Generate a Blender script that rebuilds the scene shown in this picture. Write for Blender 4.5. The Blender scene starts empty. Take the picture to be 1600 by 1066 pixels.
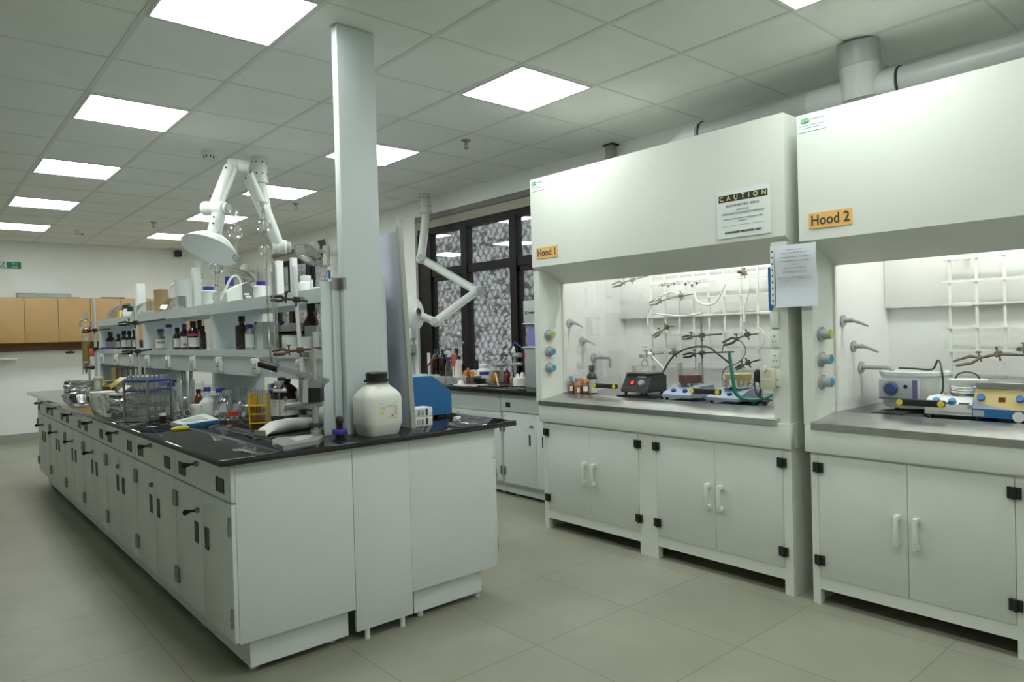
import bpy, bmesh, math, random
from mathutils import Vector, Matrix, Quaternion
import numpy as np
PI = math.pi
SC = bpy.context.scene
COL = SC.collection
rnd = random.Random(7)

# ------------------------------------------------------------------ camera, world, exposure
YAW, PITCH, ROLL, FPX = 0.714, -0.0124, -0.0261, 1096.9
CAM = Vector((-0.824, -4.614, 1.327))
_f = Vector((math.sin(YAW)*math.cos(PITCH), math.cos(YAW)*math.cos(PITCH), math.sin(PITCH)))
_r = Vector((math.cos(YAW), -math.sin(YAW), 0)); _u = _r.cross(_f)
RX = _r*math.cos(ROLL) + _u*math.sin(ROLL)
UX = -_r*math.sin(ROLL) + _u*math.cos(ROLL)
FX = _f
cam = bpy.data.cameras.new('camera'); cam.sensor_width = 36; cam.lens = FPX/1600*36; cam.clip_start = .05
camo = bpy.data.objects.new('camera', cam); COL.objects.link(camo)
camo.matrix_world = Matrix(((RX.x, UX.x, -FX.x, CAM.x), (RX.y, UX.y, -FX.y, CAM.y), (RX.z, UX.z, -FX.z, CAM.z), (0, 0, 0, 1)))
SC.camera = camo
SC.view_settings.view_transform = 'Standard'; SC.view_settings.look = 'None'
SC.view_settings.gamma = 1; SC.view_settings.use_curve_mapping = False
SC.view_settings.exposure = 0.0
SC.cycles.transparent_max_bounces = 64; SC.cycles.max_bounces = 14; SC.cycles.diffuse_bounces = 6
W = bpy.data.worlds.new('world'); SC.world = W; W.use_nodes = True
W.node_tree.nodes['Background'].inputs[0].default_value = (.86, .93, 1, 1)
W.node_tree.nodes['Background'].inputs[1].default_value = 3.6
PANEL_EMIT = 16.0          # the ceiling panels' own light
PANEL_COL = (.94, 1.0, .96)
HOOD_LAMP = 62.0          # tube inside each fume cupboard

# where a picture point meets a plane of the room, and the size of one picture point there
def ray(px, py): return FX + RX*((px-800)/FPX) + UX*(-(py-533)/FPX)
def ZP(px, py, z): d = ray(px, py); return CAM + d*((z-CAM.z)/d.z)
def XP(px, py, x): d = ray(px, py); return CAM + d*((x-CAM.x)/d.x)
def YP(px, py, y): d = ray(px, py); return CAM + d*((y-CAM.y)/d.y)
def DP(px, py, dep): return CAM + ray(px, py)*dep
def PJ(p):
    d = Vector(p)-CAM; k = d.dot(FX); return (800+FPX*d.dot(RX)/k, 533-FPX*d.dot(UX)/k)
def S(p): return (Vector(p)-CAM).dot(FX)/FPX
def SH(px, x, z):            # point of the shelf line (x, ?, z) seen at column px
    lo, hi = -3.0, 12.0
    for _ in range(50):
        m = (lo+hi)/2
        if PJ((x, m, z))[0] > px: lo = m
        else: hi = m
    return Vector((x, (lo+hi)/2, z))

# ------------------------------------------------------------------ materials
MATS = {}
def mat(name, col, rough=.5, metal=0, noise=0, nscale=8, bump=0, bscale=60, emit=0, ecol=None, spec=.5, coat=0, col2=None):
    if name in MATS: return MATS[name]
    m = bpy.data.materials.new(name); m.use_nodes = True; nt = m.node_tree; b = nt.nodes['Principled BSDF']
    c = (*col, 1)
    b.inputs['Base Color'].default_value = c; b.inputs['Roughness'].default_value = rough; b.inputs['Metallic'].default_value = metal
    b.inputs['Specular IOR Level'].default_value = spec; b.inputs['Coat Weight'].default_value = coat
    if emit: b.inputs['Emission Color'].default_value = (*(ecol or col), 1); b.inputs['Emission Strength'].default_value = emit
    tc = nt.nodes.new('ShaderNodeTexCoord')
    if noise or col2:
        n = nt.nodes.new('ShaderNodeTexNoise'); n.inputs['Scale'].default_value = nscale; n.inputs['Detail'].default_value = 5
        nt.links.new(tc.outputs['Object'], n.inputs['Vector'])
        mx = nt.nodes.new('ShaderNodeMix'); mx.data_type = 'RGBA'
        k = 1-noise
        mx.inputs['A'].default_value = (col[0]*k, col[1]*k, col[2]*k, 1) if not col2 else (*col2, 1)
        mx.inputs['B'].default_value = (min(1, col[0]*(1+noise*.4)), min(1, col[1]*(1+noise*.4)), min(1, col[2]*(1+noise*.4)), 1) if not col2 else c
        rp = nt.nodes.new('ShaderNodeMapRange'); rp.inputs[1].default_value = .3; rp.inputs[2].default_value = .7
        nt.links.new(n.outputs['Fac'], rp.inputs[0]); nt.links.new(rp.outputs[0], mx.inputs['Factor'])
        nt.links.new(mx.outputs['Result'], b.inputs['Base Color'])
    if bump:
        n2 = nt.nodes.new('ShaderNodeTexNoise'); n2.inputs['Scale'].default_value = bscale; n2.inputs['Detail'].default_value = 4
        nt.links.new(tc.outputs['Object'], n2.inputs['Vector'])
        bp = nt.nodes.new('ShaderNodeBump'); bp.inputs['Strength'].default_value = bump; bp.inputs['Distance'].default_value = .01
        nt.links.new(n2.outputs['Fac'], bp.inputs['Height']); nt.links.new(bp.outputs[0], b.inputs['Normal'])
    MATS[name] = m; return m
def glass(name, tint=(.985, .992, .988), lo=.03, hi=.70, body=.02, rough=.02):
    if name in MATS: return MATS[name]
    m = bpy.data.materials.new(name); m.use_nodes = True; nt = m.node_tree; nt.nodes.clear()
    N = nt.nodes.new; L = nt.links.new
    out = N('ShaderNodeOutputMaterial'); tr = N('ShaderNodeBsdfTransparent'); tr.inputs[0].default_value = (*tint, 1)
    gl = N('ShaderNodeBsdfGlossy'); gl.inputs['Roughness'].default_value = rough
    df = N('ShaderNodeBsdfDiffuse'); df.inputs[0].default_value = (.75, .8, .77, 1)
    lw = N('ShaderNodeLayerWeight'); lw.inputs[0].default_value = .35
    mr = N('ShaderNodeMapRange'); mr.inputs[3].default_value = lo; mr.inputs[4].default_value = hi
    L(lw.outputs['Fresnel'], mr.inputs[0])
    m1 = N('ShaderNodeMixShader'); m1.inputs[0].default_value = body; L(tr.outputs[0], m1.inputs[1]); L(df.outputs[0], m1.inputs[2])
    m2 = N('ShaderNodeMixShader'); L(mr.outputs[0], m2.inputs[0]); L(m1.outputs[0], m2.inputs[1]); L(gl.outputs[0], m2.inputs[2])
    L(m2.outputs[0], out.inputs[0]); MATS[name] = m; return m

M_wall = mat('painted_wall', (.87, .88, .855), .8, noise=.05, nscale=2)
M_tile = mat('ceiling_tile', (.84, .86, .82), .9, noise=.04, nscale=3, bump=.08, bscale=200)
M_grid = mat('ceiling_grid', (.70, .72, .69), .6)
M_white = mat('white_laminate', (.66, .70, .685), .35, noise=.03, nscale=2)
M_hood = mat('cream_polypropylene', (.71, .74, .68), .38, noise=.05, nscale=1.5)
M_hoodw = mat('white_fume_cupboard_door', (.66, .70, .65), .35, noise=.05, nscale=2)
M_liner = mat('fume_liner', (.80, .81, .80), .4, noise=.07, nscale=3)
M_rack = mat('pale_grey_steel', (.66, .72, .73), .4, noise=.03, nscale=3)
M_black = mat('black_plastic', (.012, .013, .013), .4)
M_dark = mat('dark_plastic', (.035, .04, .042), .45)
M_granite = mat('black_granite', (.012, .012, .013), .03, noise=.3, nscale=120, spec=.7)
M_gredge = mat('granite_edge', (.10, .11, .11), .35, noise=.2, nscale=80)
M_steel = mat('stainless_steel', (.55, .56, .55), .28, 1, noise=.12, nscale=14)
M_chrome = mat('chrome', (.75, .75, .74), .12, 1)
M_nickel = mat('dull_nickel', (.36, .34, .32), .4, 1)
M_iron = mat('dark_iron', (.055, .045, .04), .5, .5)
M_castiron = mat('corroded_clamp_metal', (.17, .14, .11), .55, .4, noise=.3, nscale=60)
M_wood = mat('beech_laminate', (.52, .32, .135), .45, noise=.08, nscale=3)
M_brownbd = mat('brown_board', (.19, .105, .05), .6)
M_pw = mat('white_plastic', (.78, .80, .77), .4)
M_pw2 = mat('translucent_white_plastic', (.68, .71, .68), .45)
M_armw = mat('white_arm_coating', (.72, .745, .715), .35)
M_amber = mat('amber_glass', (.022, .007, .003), .08, spec=.7)
M_amber2 = mat('amber_glass_warm', (.16, .05, .012), .1, spec=.7)
M_cap = mat('black_cap', (.010, .010, .011), .45)
M_purple = mat('purple_cap', (.055, .03, .30), .4)
M_blue = mat('blue_cap', (.03, .06, .33), .4)
M_bluebox = mat('blue_enamel', (.018, .135, .36), .35)
M_bluelt = mat('pale_blue_edge', (.25, .50, .66), .35)
M_yellow = mat('yellow_plastic', (.85, .55, .02), .4)
M_yrod = mat('yellow_handle', (.62, .52, .04), .4)
M_gold = mat('olive_yellow_acrylic', (.36, .27, .03), .3)
M_red = mat('red_plastic', (.62, .05, .03), .4)
M_coral = mat('coral_red_card', (.66, .13, .09), .6)
M_orange = mat('orange_plastic', (.75, .27, .02), .4)
M_amberl = mat('orange_brown_glass', (.30, .11, .02), .12)
M_paper = mat('paper', (.72, .74, .74), .8)
M_label = mat('paper_label', (.74, .76, .73), .7)
M_ink = mat('printing_ink', (.05, .05, .05), .7)
M_inkg = mat('grey_print', (.30, .31, .31), .7)
M_kraft = mat('kraft_card', (.36, .26, .11), .7)
M_foil = mat('crumpled_foil', (.78, .78, .77), .22, 1, bump=1.0, bscale=28)
M_duct = mat('grey_pvc_duct', (.36, .38, .37), .35, noise=.06, nscale=4)
M_ductj = mat('pale_pvc_fitting', (.46, .48, .47), .35, noise=.06, nscale=4)
M_frame = mat('dark_window_frame', (.012, .010, .009), .5, spec=.25)
M_pelmet = mat('beige_pelmet', (.40, .38, .31), .7)
M_greyst = mat('grey_shutter_rail', (.22, .22, .20), .5)
M_board = mat('lavender_white_board', (.50, .51, .60), .25)
M_grey = mat('grey_plastic', (.34, .36, .36), .45)
M_greylt = mat('light_grey_plastic', (.48, .51, .50), .4)
M_press = mat('grey_cast_metal', (.36, .375, .37), .4, .5)
M_bluegrey = mat('blue_grey_enamel', (.30, .36, .45), .35)
M_dkblue = mat('dark_blue_knob', (.03, .06, .22), .35)
M_midblue = mat('blue_knob', (.03, .16, .42), .35)
M_green = mat('green_tubing', (.01, .20, .13), .35)
M_sgreen = mat('green_sign', (.01, .22, .12), .5)
M_logo = mat('green_emblem', (.05, .33, .09), .5)
M_lime = mat('lime_marker', (.45, .55, .04), .5)
M_cyan = mat('cyan_marker', (.03, .30, .50), .4)
M_tag = mat('orange_tag', (.78, .45, .13), .6)
M_signy = mat('sign_yellow', (.62, .56, .22), .6)
M_redled = mat('red_display', (.7, .02, .03), .4, emit=2.5, ecol=(1, .05, .06))
M_lav = mat('violet_screen', (.26, .22, .52), .3)
M_skin = mat('magenta_label', (.55, .07, .16), .6)
M_rub = mat('red_rubber', (.20, .015, .02), .5)
M_brick = mat('terracotta_bath', (.20, .07, .05), .5)
M_ybath = mat('mustard_bath', (.42, .36, .13), .5)
M_glass = glass('lab_glass')
M_glass2 = glass('lab_glass_frosted', (.80, .83, .80), .08, .5, .25, .2)
M_pane = glass('window_glass', (.86, .86, .85), .09, .9, .05, .015)
M_sash = glass('sash_glass', (.985, .99, .987), .01, .28, .0, .02)
M_visor = glass('visor_plastic', (.93, .94, .935), .06, .75, .03, .04)
M_amberliq = glass('amber_liquid', (.62, .48, .12), .05, .6, .12)
M_diff = mat('led_diffuser', (.9, .9, .9), .5, emit=PANEL_EMIT, ecol=PANEL_COL)
M_tube = mat('fluorescent_tube', (.9, .9, .9), .5, emit=HOOD_LAMP, ecol=(1, .985, .975))
def floor_mat():
    m = bpy.data.materials.new('floor_tiles'); m.use_nodes = True; nt = m.node_tree; b = nt.nodes['Principled BSDF']
    N = nt.nodes.new; L = nt.links.new
    tc = N('ShaderNodeTexCoord'); n = N('ShaderNodeTexNoise'); n.inputs['Scale'].default_value = 1.6; n.inputs['Detail'].default_value = 8
    L(tc.outputs['Object'], n.inputs['Vector'])
    cr = N('ShaderNodeValToRGB'); cr.color_ramp.elements[0].position = .3; cr.color_ramp.elements[1].position = .72
    cr.color_ramp.elements[0].color = (.255, .255, .195, 1); cr.color_ramp.elements[1].color = (.335, .335, .265, 1)
    L(n.outputs['Fac'], cr.inputs[0])
    mp = N('ShaderNodeMapping'); mp.inputs['Location'].default_value = (.01/.587, 1.25/.59, 0); mp.inputs['Scale'].default_value = (1/.587, 1/.59, 1)
    L(tc.outputs['Object'], mp.inputs['Vector'])
    br = N('ShaderNodeTexBrick'); br.offset = 0; br.inputs['Scale'].default_value = 1; br.inputs['Brick Width'].default_value = 1; br.inputs['Row Height'].default_value = 1
    br.inputs['Mortar Size'].default_value = .006; br.inputs['Mortar Smooth'].default_value = .3
    br.inputs['Color1'].default_value = (1, 1, 1, 1); br.inputs['Color2'].default_value = (.93, .93, .93, 1); br.inputs['Mortar'].default_value = (.66, .66, .62, 1)
    L(mp.outputs[0], br.inputs['Vector'])
    mx = N('ShaderNodeMix'); mx.data_type = 'RGBA'; mx.blend_type = 'MULTIPLY'; mx.inputs['Factor'].default_value = 1
    L(cr.outputs[0], mx.inputs['A']); L(br.outputs['Color'], mx.inputs['B']); L(mx.outputs['Result'], b.inputs['Base Color'])
    b.inputs['Roughness'].default_value = .38
    return m
M_floor = floor_mat()

# ------------------------------------------------------------------ mesh building
class MB:
    def __init__(s): s.bm = bmesh.new()
    def _new(s, vs, fs, M=None):
        bv = [s.bm.verts.new((M @ Vector(v)) if M else v) for v in vs]
        out = []
        for f in fs:
            try: out.append(s.bm.faces.new([bv[i] for i in f]))
            except ValueError: pass
        return bv, out
    def box(s, x0, y0, z0, x1, y1, z1, bev=0, M=None):
        x0, x1 = sorted((x0, x1)); y0, y1 = sorted((y0, y1)); z0, z1 = sorted((z0, z1))
        vs = [(x0, y0, z0), (x1, y0, z0), (x1, y1, z0), (x0, y1, z0), (x0, y0, z1), (x1, y0, z1), (x1, y1, z1), (x0, y1, z1)]
        fs = [(3, 2, 1, 0), (4, 5, 6, 7), (0, 1, 5, 4), (1, 2, 6, 5), (2, 3, 7, 6), (3, 0, 4, 7)]
        bv, bf = s._new(vs, fs, M)
        if bev:
            es = list({e for f in bf for e in f.edges})
            bmesh.ops.bevel(s.bm, geom=es, offset=bev, segments=2, affect='EDGES', profile=.5)
        return s
    def prism(s, pts, plane, a, b, M=None):
        n = len(pts)
        def q(p, t): return {'xz': (p[0], t, p[1]), 'yz': (t, p[0], p[1]), 'xy': (p[0], p[1], t)}[plane]
        vs = [q(p, a) for p in pts] + [q(p, b) for p in pts]
        fs = [tuple(range(n)), tuple(range(2*n-1, n-1, -1))] + [(i, i+n, (i+1) % n+n, (i+1) % n) for i in range(n)]
        bv, bf = s._new(vs, fs, M); bmesh.ops.recalc_face_normals(s.bm, faces=bf); return s
    def lathe(s, prof, c=(0, 0, 0), seg=20, M=None, sx=1, sy=1):
        c = Vector(c); rings = []
        vs = []; fs = []
        for r, z in prof:
            if r < 1e-6: rings.append([len(vs)]); vs.append((c.x, c.y, c.z+z))
            else:
                rings.append(list(range(len(vs), len(vs)+seg)))
                for i in range(seg):
                    a = 2*PI*i/seg; vs.append((c.x+sx*r*math.cos(a), c.y+sy*r*math.sin(a), c.z+z))
        for A, B in zip(rings, rings[1:]):
            for i in range(seg):
                j = (i+1) % seg
                if len(A) == 1 and len(B) == 1: continue
                if len(A) == 1: fs.append((A[0], B[j], B[i]))
                elif len(B) == 1: fs.append((A[i], A[j], B[0]))
                else: fs.append((A[i], A[j], B[j], B[i]))
        s._new(vs, fs, M); return s
    def cyl(s, p, q, r, r2=None, seg=16, M=None):
        p = Vector(p); q = Vector(q); d = q-p; r2 = r if r2 is None else r2
        R = d.to_track_quat('Z', 'Y').to_matrix().to_4x4(); T = Matrix.Translation(p) @ R
        if M: T = M @ T
        return s.lathe([(0, 0), (r, 0), (r2, d.length), (0, d.length)], seg=seg, M=T)
    def tube(s, pts, r, seg=8, smooth=0, M=None):
        pts = [Vector(p) for p in pts]
        if smooth:
            P = [pts[0]*2-pts[1]]+pts+[pts[-1]*2-pts[-2]]; o = []
            for i in range(1, len(P)-2):
                for k in range(smooth):
                    t = k/smooth; a, b, c, d = P[i-1:i+3]
                    o.append(.5*((2*b)+(c-a)*t+(2*a-5*b+4*c-d)*t*t+(3*b-a-3*c+d)*t**3))
            o.append(pts[-1]); pts = o
        vs = []; fs = []; n = len(pts); up = None
        for i, p in enumerate(pts):
            t = (pts[min(i+1, n-1)]-pts[max(i-1, 0)]).normalized()
            if up is None: up = t.orthogonal().normalized()
            up = (up-t*up.dot(t)).normalized(); w = t.cross(up)
            rr = r[i] if isinstance(r, (list, tuple)) else r
            for k in range(seg):
                a = 2*PI*k/seg; vs.append(p+(up*math.cos(a)+w*math.sin(a))*rr)
        for i in range(n-1):
            for k in range(seg):
                j = (k+1) % seg; fs.append((i*seg+k, i*seg+j, (i+1)*seg+j, (i+1)*seg+k))
        fs.append(tuple(range(seg-1, -1, -1))); fs.append(tuple((n-1)*seg+k for k in range(seg)))
        s._new(vs, fs, M); return s
    def sph(s, c, r, seg=16, M=None, sz=1):
        n = seg//2
        return s.lathe([(r*math.sin(PI*i/n), -r*sz*math.cos(PI*i/n)) for i in range(n+1)], c, seg, M)
    def torus(s, c, R, r, seg=32, rs=6, M=None, sx=1, sy=1):
        c = Vector(c); vs = []; fs = []
        for i in range(seg):
            a = 2*PI*i/seg
            for k in range(rs):
                b = 2*PI*k/rs; q = R+r*math.cos(b)
                vs.append((c.x+sx*q*math.cos(a), c.y+sy*q*math.sin(a), c.z+r*math.sin(b)))
        for i in range(seg):
            for k in range(rs):
                fs.append((i*rs+k, ((i+1) % seg)*rs+k, ((i+1) % seg)*rs+(k+1) % rs, i*rs+(k+1) % rs))
        s._new(vs, fs, M); return s
    def mesh(s, name, off=None, ang=38):
        me = bpy.data.meshes.new(name)
        if off is not None: bmesh.ops.translate(s.bm, verts=s.bm.verts, vec=-Vector(off))
        s.bm.to_mesh(me); s.bm.free()
        me.shade_smooth() if hasattr(me, 'shade_smooth') else None
        for p in me.polygons: p.use_smooth = True
        me.set_sharp_from_angle(angle=math.radians(ang)); return me

def tag(o, label=None, cat=None, group=None, kind=None):
    if label: o['label'] = label
    if cat: o['category'] = cat
    if group: o['group'] = group
    if kind: o['kind'] = kind
    return o
def thing(name, label, cat, loc=(0, 0, 0), rz=0, group=None):
    o = bpy.data.objects.new(name, None); COL.objects.link(o); o.location = loc; o.rotation_euler = (0, 0, rz); o.empty_display_size = .05
    return tag(o, label, cat, group)
def part(par, name, mb, m, label=None, kind=None, world=True, ang=38):
    """a part of a thing; world=True: the mesh was drawn in room coordinates"""
    off = None
    if world and par is not None:
        q = par
        while q.parent: q = q.parent
        off = q.location
    o = bpy.data.objects.new(name, mb.mesh(name, off, ang)); o.data.materials.append(m); COL.objects.link(o)
    if par is not None: o.parent = par
    return tag(o, label, None, None, kind)
def solo(name, label, cat, mb, m, loc, group=None, kind=None):
    """a thing that is one mesh"""
    o = bpy.data.objects.new(name, mb.mesh(name, loc)); o.data.materials.append(m); COL.objects.link(o); o.location = loc
    return tag(o, label, cat, group, kind)
def struct(name, mb, m, par=None):
    o = bpy.data.objects.new(name, mb.mesh(name)); o.data.materials.append(m); COL.objects.link(o)
    if par: o.parent = par
    else: o['kind'] = 'structure'
    return o
def copy_tree(o, par=None):
    c = o.copy(); COL.objects.link(c); c.parent = par
    for ch in list(o.children): copy_tree(ch, c)
    return c
def text(par, name, body, size, org, right, up, m, align='CENTER', xs=1, label=None, bold=0, sp=1.0):
    cu = bpy.data.curves.new(name, 'FONT'); cu.body = body; cu.size = size; cu.align_x = align; cu.align_y = 'CENTER'; cu.extrude = .0006; cu.offset = bold
    cu.space_character = sp; cu.resolution_u = 3
    to = bpy.data.objects.new('t', cu); COL.objects.link(to)
    me = bpy.data.meshes.new_from_object(to.evaluated_get(bpy.context.evaluated_depsgraph_get()))
    bpy.data.objects.remove(to); bpy.data.curves.remove(cu)
    right = Vector(right).normalized(); up = Vector(up).normalized(); n = right.cross(up); org = Vector(org)
    T = Matrix(((right.x*xs, up.x, n.x, org.x), (right.y*xs, up.y, n.y, org.y), (right.z*xs, up.z, n.z, org.z), (0, 0, 0, 1)))
    me.transform(T)
    q = par
    while q.parent: q = q.parent
    me.transform(Matrix.Translation(-q.location)); me.materials.clear(); me.materials.append(m); me.name = name
    o = bpy.data.objects.new(name, me); COL.objects.link(o); o.parent = par
    return tag(o, label)

# ------------------------------------------------------------------ the room
CH = 2.77; XR = 3.42; YB = 7.2; XL = -3.6; YF = -7.0
struct('floor', MB().box(XL-.2, YF-.2, -.1, XR+.2, YB+.2, 0), M_floor)
ceil = struct('ceiling', MB().box(XL-.2, YF-.2, CH, XR+.2, YB+.2, CH+.1), M_tile)
gx0, gdx, gy0, gdy = .0135, .573, -.0023, .6047
g = MB()
k = -7
while gx0+k*gdx < XR:
    x = gx0+k*gdx
    if x > XL: g.box(x-.013, YF, CH-.003, x+.013, YB, CH+.004)
    k += 1
for k in range(-12, 13):
    y = gy0+k*gdy
    if YF < y < YB: g.box(XL, y-.006, CH-.0025, XR, y+.006, CH+.004)
struct('ceiling_grid', g, M_grid, ceil)
struct('wall_back', MB().box(XL-.2, YB, 0, XR+.2, YB+.2, CH), M_wall)
struct('wall_left', MB().box(XL-.2, YF-.2, 0, XL, YB, CH), M_wall)
struct('wall_front', MB().box(XL, YF-.2, 0, XR+.2, YF, CH), M_wall)
WIN = ((-1.9, 1.855), (3.95, 5.80)); WZ0, WZ1 = .90, 2.6
wr = MB()
ys = [YF, WIN[0][0], WIN[0][1], WIN[1][0], WIN[1][1], YB]
for a, b in ((0, 1), (2, 3), (4, 5)): wr.box(XR, ys[a], 0, XR+.2, ys[b], CH)
for a, b in WIN: wr.box(XR, a, 0, XR+.2, b, WZ0).box(XR, a, WZ1, XR+.2, b, CH)
struct('wall_right', wr, M_wall)
struct('baseboard_back', MB().box(XL, YB-.015, 0, XR, YB, .10), mat('skirting_tile', (.34, .345, .30), .5))
struct('baseboard_left', MB().box(XL, YF, 0, XL+.015, YB, .10), MATS['skirting_tile'])

# windows: dark frames, glass, expanded-metal grille outside, pelmet above
def window(nm, y0, y1, mull, zt, zb, ztr):
    w = bpy.data.objects.new(nm, None); COL.objects.link(w); w['kind'] = 'structure'; w.location = (XR, (y0+y1)/2, zb)
    f = MB(); xf0, xf1 = XR+.04, XR+.11
    f.box(xf0, y0, zt-.02, xf1, y1, zt+.05).box(xf0, y0, ztr[0], xf1, y1, ztr[1]).box(xf0, y0, zb, xf1, y1, zb+.06)
    for a, b in mull: f.box(xf0-.01, a, zb, xf1, b, zt)
    part(w, 'window_frame', f, M_frame)
    sash = MB()
    for i_, ((a, b), (c, d)) in enumerate(zip(mull, mull[1:])):
        if i_ == 3: continue
        lo, hi = b, c
        sash.box(xf0+.01, lo, zb+.06, xf1-.01, lo+.045, ztr[0]).box(xf0+.01, hi-.03, zb+.06, xf1-.01, hi, ztr[0])
        sash.box(xf0+.01, lo, ztr[0]-.05, xf1-.01, hi, ztr[0]).box(xf0+.01, lo, zb+.06, xf1-.01, hi, zb+.11)
    part(w, 'casement', sash, M_frame)
    for (a, b), (c, d) in zip(mull, mull[1:]):
        for z0, z1 in ((zb+.05, ztr[0]), (ztr[1], zt)):
            part(w, 'pane', MB().box(xf0+.032, b-.005, z0, xf0+.038, c+.005, z1), M_pane)
    part(w, 'pelmet', MB().box(XR+.03, y0, zt+.05, XR+.12, y1, zt+.15), M_pelmet)
    part(w, 'shutter_rail', MB().box(XR+.01, y0, zt+.15, XR+.10, y1, WZ1).cyl((XR+.03, y0, zt+.155), (XR+.03, y1, zt+.155), .022), M_greyst)
    gr = MB(); cy, cz = .09, .062; y = y0; i = 0
    while y < y1:
        z = zb; j = 0
        while z < zt:
            o = cy/2 if j % 2 else 0
            p = Vector((XR+.17, y+o, z))
            gr.tube([p, p+Vector((0, cy*.12, cz*.25)), p+Vector((0, cy*.42, cz*.75)), p+Vector((0, cy/2, cz))],   .0045, 4)
            gr.tube([p, p+Vector((0, -cy*.12, cz*.25)), p+Vector((0, -cy*.42, cz*.75)), p+Vector((0, -cy/2, cz))],   .0045, 4)
            z += cz; j += 1
        y += cy
    part(w, 'security_mesh', gr, mat('galvanised_mesh', (.05, .047, .042), .6), kind=None)
    return w
window('window_1', -1.9, 1.855, [(-1.9, -1.8), (-1.1, -.98), (-.55, -.45), (.235, .325), (.985, 1.075), (1.62, 1.855)], 2.41, WZ0, (1.94, 2.02))
window('window_2', 3.95, 5.80, [(3.95, 4.0), (4.55, 4.68), (5.15, 5.28), (5.72, 5.80)], 2.41, WZ0, (1.94, 2.02))
lv = MB()
for _ in range(7000):
    c = Vector((rnd.uniform(3.95, 5.6), rnd.uniform(-2, 9.5), rnd.uniform(.2, 3.4)))
    q = Quaternion((rnd.random()-.5, rnd.random()-.5, rnd.random()-.5, rnd.random()-.5)).normalized().to_matrix().to_4x4()
    L = rnd.uniform(.03, .075); T = Matrix.Translation(c) @ q
    lv._new([(-L, 0, 0), (0, L*.35, .01), (L, 0, 0), (0, -L*.35, .01)], [(0, 1, 2, 3)], T)
fo = solo('shrub_foliage', 'grey green foliage outside behind the meshed windows', 'foliage', lv, mat('leaf', (.40, .39, .37), .45, noise=.4, nscale=2), (4.7, 3, 0), kind='stuff')

# ceiling panels
def ceiling_light(ci, ri, label):
    x0, y0 = ci*gdx+.031, ri*gdy+.0253; x1, y1 = x0+.538, y0+.549
    t = thing('ceiling_light', label, 'ceiling light', ((x0+x1)/2, (y0+y1)/2, CH-.012), group='square LED panels in the ceiling')
    f = MB()
    for b in ((x0-.006, y0-.006, x1+.006, y0+.004), (x0-.006, y1-.004, x1+.006, y1+.006), (x0-.006, y0+.004, x0+.004, y1-.004), (x1-.004, y0+.004, x1+.006, y1-.004)):
        f.box(b[0], b[1], CH-.008, b[2], b[3], CH+.002)
    part(t, 'frame', f, M_pw)
    part(t, 'diffuser', MB().box(x0, y0, CH-.006, x1, y1, CH-.001), M_diff)
nearword = ['largest', 'second', 'third', 'fourth', 'fifth', 'sixth']
for i, r in enumerate((-3, 0, 3, 6, 9)):
    ceiling_light(0, r, 'glowing square ceiling panel of the left row, %s from the top edge of the photo' % ('nearest' if i == 0 else nearword[i]))
ll = {-6: 'glowing square ceiling panel cut by the top edge above the fume cupboards', -3: 'glowing diamond-shaped ceiling panel, whole, between the steel column and the grey duct',
      0: 'glowing square ceiling panel half hidden behind the steel column', 3: 'glowing ceiling panel just right of the ceiling drop of the big suction arm',
      6: 'glowing ceiling panel seen through the bent elbow of the suction arm', 9: 'glowing ceiling panel farthest back in the middle row, left of the dome hood'}
for r in (-6, -3, 0, 3, 6, 9): ceiling_light(3, r, ll[r])
# unseen panels added behind the camera as fill light for this end of the room
for ci, ri in ((0, -6), (0, -9), (3, -9)): ceiling_light(ci, ri, 'unseen glowing square ceiling panel added behind the viewer for fill light')

# ceiling fittings
def detector(px, py, label):
    p = ZP(px, py, CH); p.z = CH
    t = thing('smoke_detector', label, 'smoke detector', p)
    part(t, 'base', MB().lathe([(.055, 0), (.055, -.018), (.045, -.026), (0, -.026)], p), M_pw)
    part(t, 'sensor_head', MB().lathe([(.038, -.026), (.036, -.042), (.028, -.055), (0, -.057)], p), M_pw)
    v = MB()
    for k in range(8):
        a = k*PI/4; v.box(.034, -.004, -.05, .040, .004, -.03, M=Matrix.Translation(p) @ Matrix.Rotation(a, 4, 'Z'))
    part(t, 'vent_slot', v, M_dark)
detector(326, 237, 'white round smoke detector on the ceiling left of the suction arm')
detector(124, 361, 'small white smoke detector on the ceiling near the back wall')
def sprinkler(px, py, label):
    p = ZP(px, py, CH); p.z = CH
    t = thing('sprinkler', label, 'sprinkler', p)
    part(t, 'rosette', MB().lathe([(.036, 0), (.034, -.008), (.012, -.012), (.010, -.03), (0, -.03)], p), M_nickel)
    part(t, 'yoke', MB().tube([p+Vector((-.008, 0, -.03)), p+Vector((-.016, 0, -.045)), p+Vector((-.004, 0, -.062)), p+Vector((.004, 0, -.062)), p+Vector((.016, 0, -.045)), p+Vector((.008, 0, -.03))], .0035, 6), M_nickel)
    part(t, 'deflector', MB().cyl(p+Vector((0, 0, -.066)), p+Vector((0, 0, -.062)), .018), M_nickel)
sprinkler(728, 219, 'sprinkler head on the ceiling between the steel column and the first fume cupboard')
sprinkler(462, 318, 'sprinkler head on the ceiling beside the far middle light panels')
sprinkler(240, 347, 'tiny sprinkler head on the far ceiling left of the suction arm')
p = ZP(975, 229, CH)
t = thing('conduit', 'short grey conduit dropping from the ceiling behind the first fume cupboard', 'conduit', (3.36, -1.0, 2.2))
part(t, 'pipe', MB().box(3.345, -1.03, 2.2, 3.405, -.97, CH-.008), M_duct)
part(t, 'collar', MB().box(3.335, -1.05, CH-.012, 3.42, -.95, CH-.004), M_black)

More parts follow.
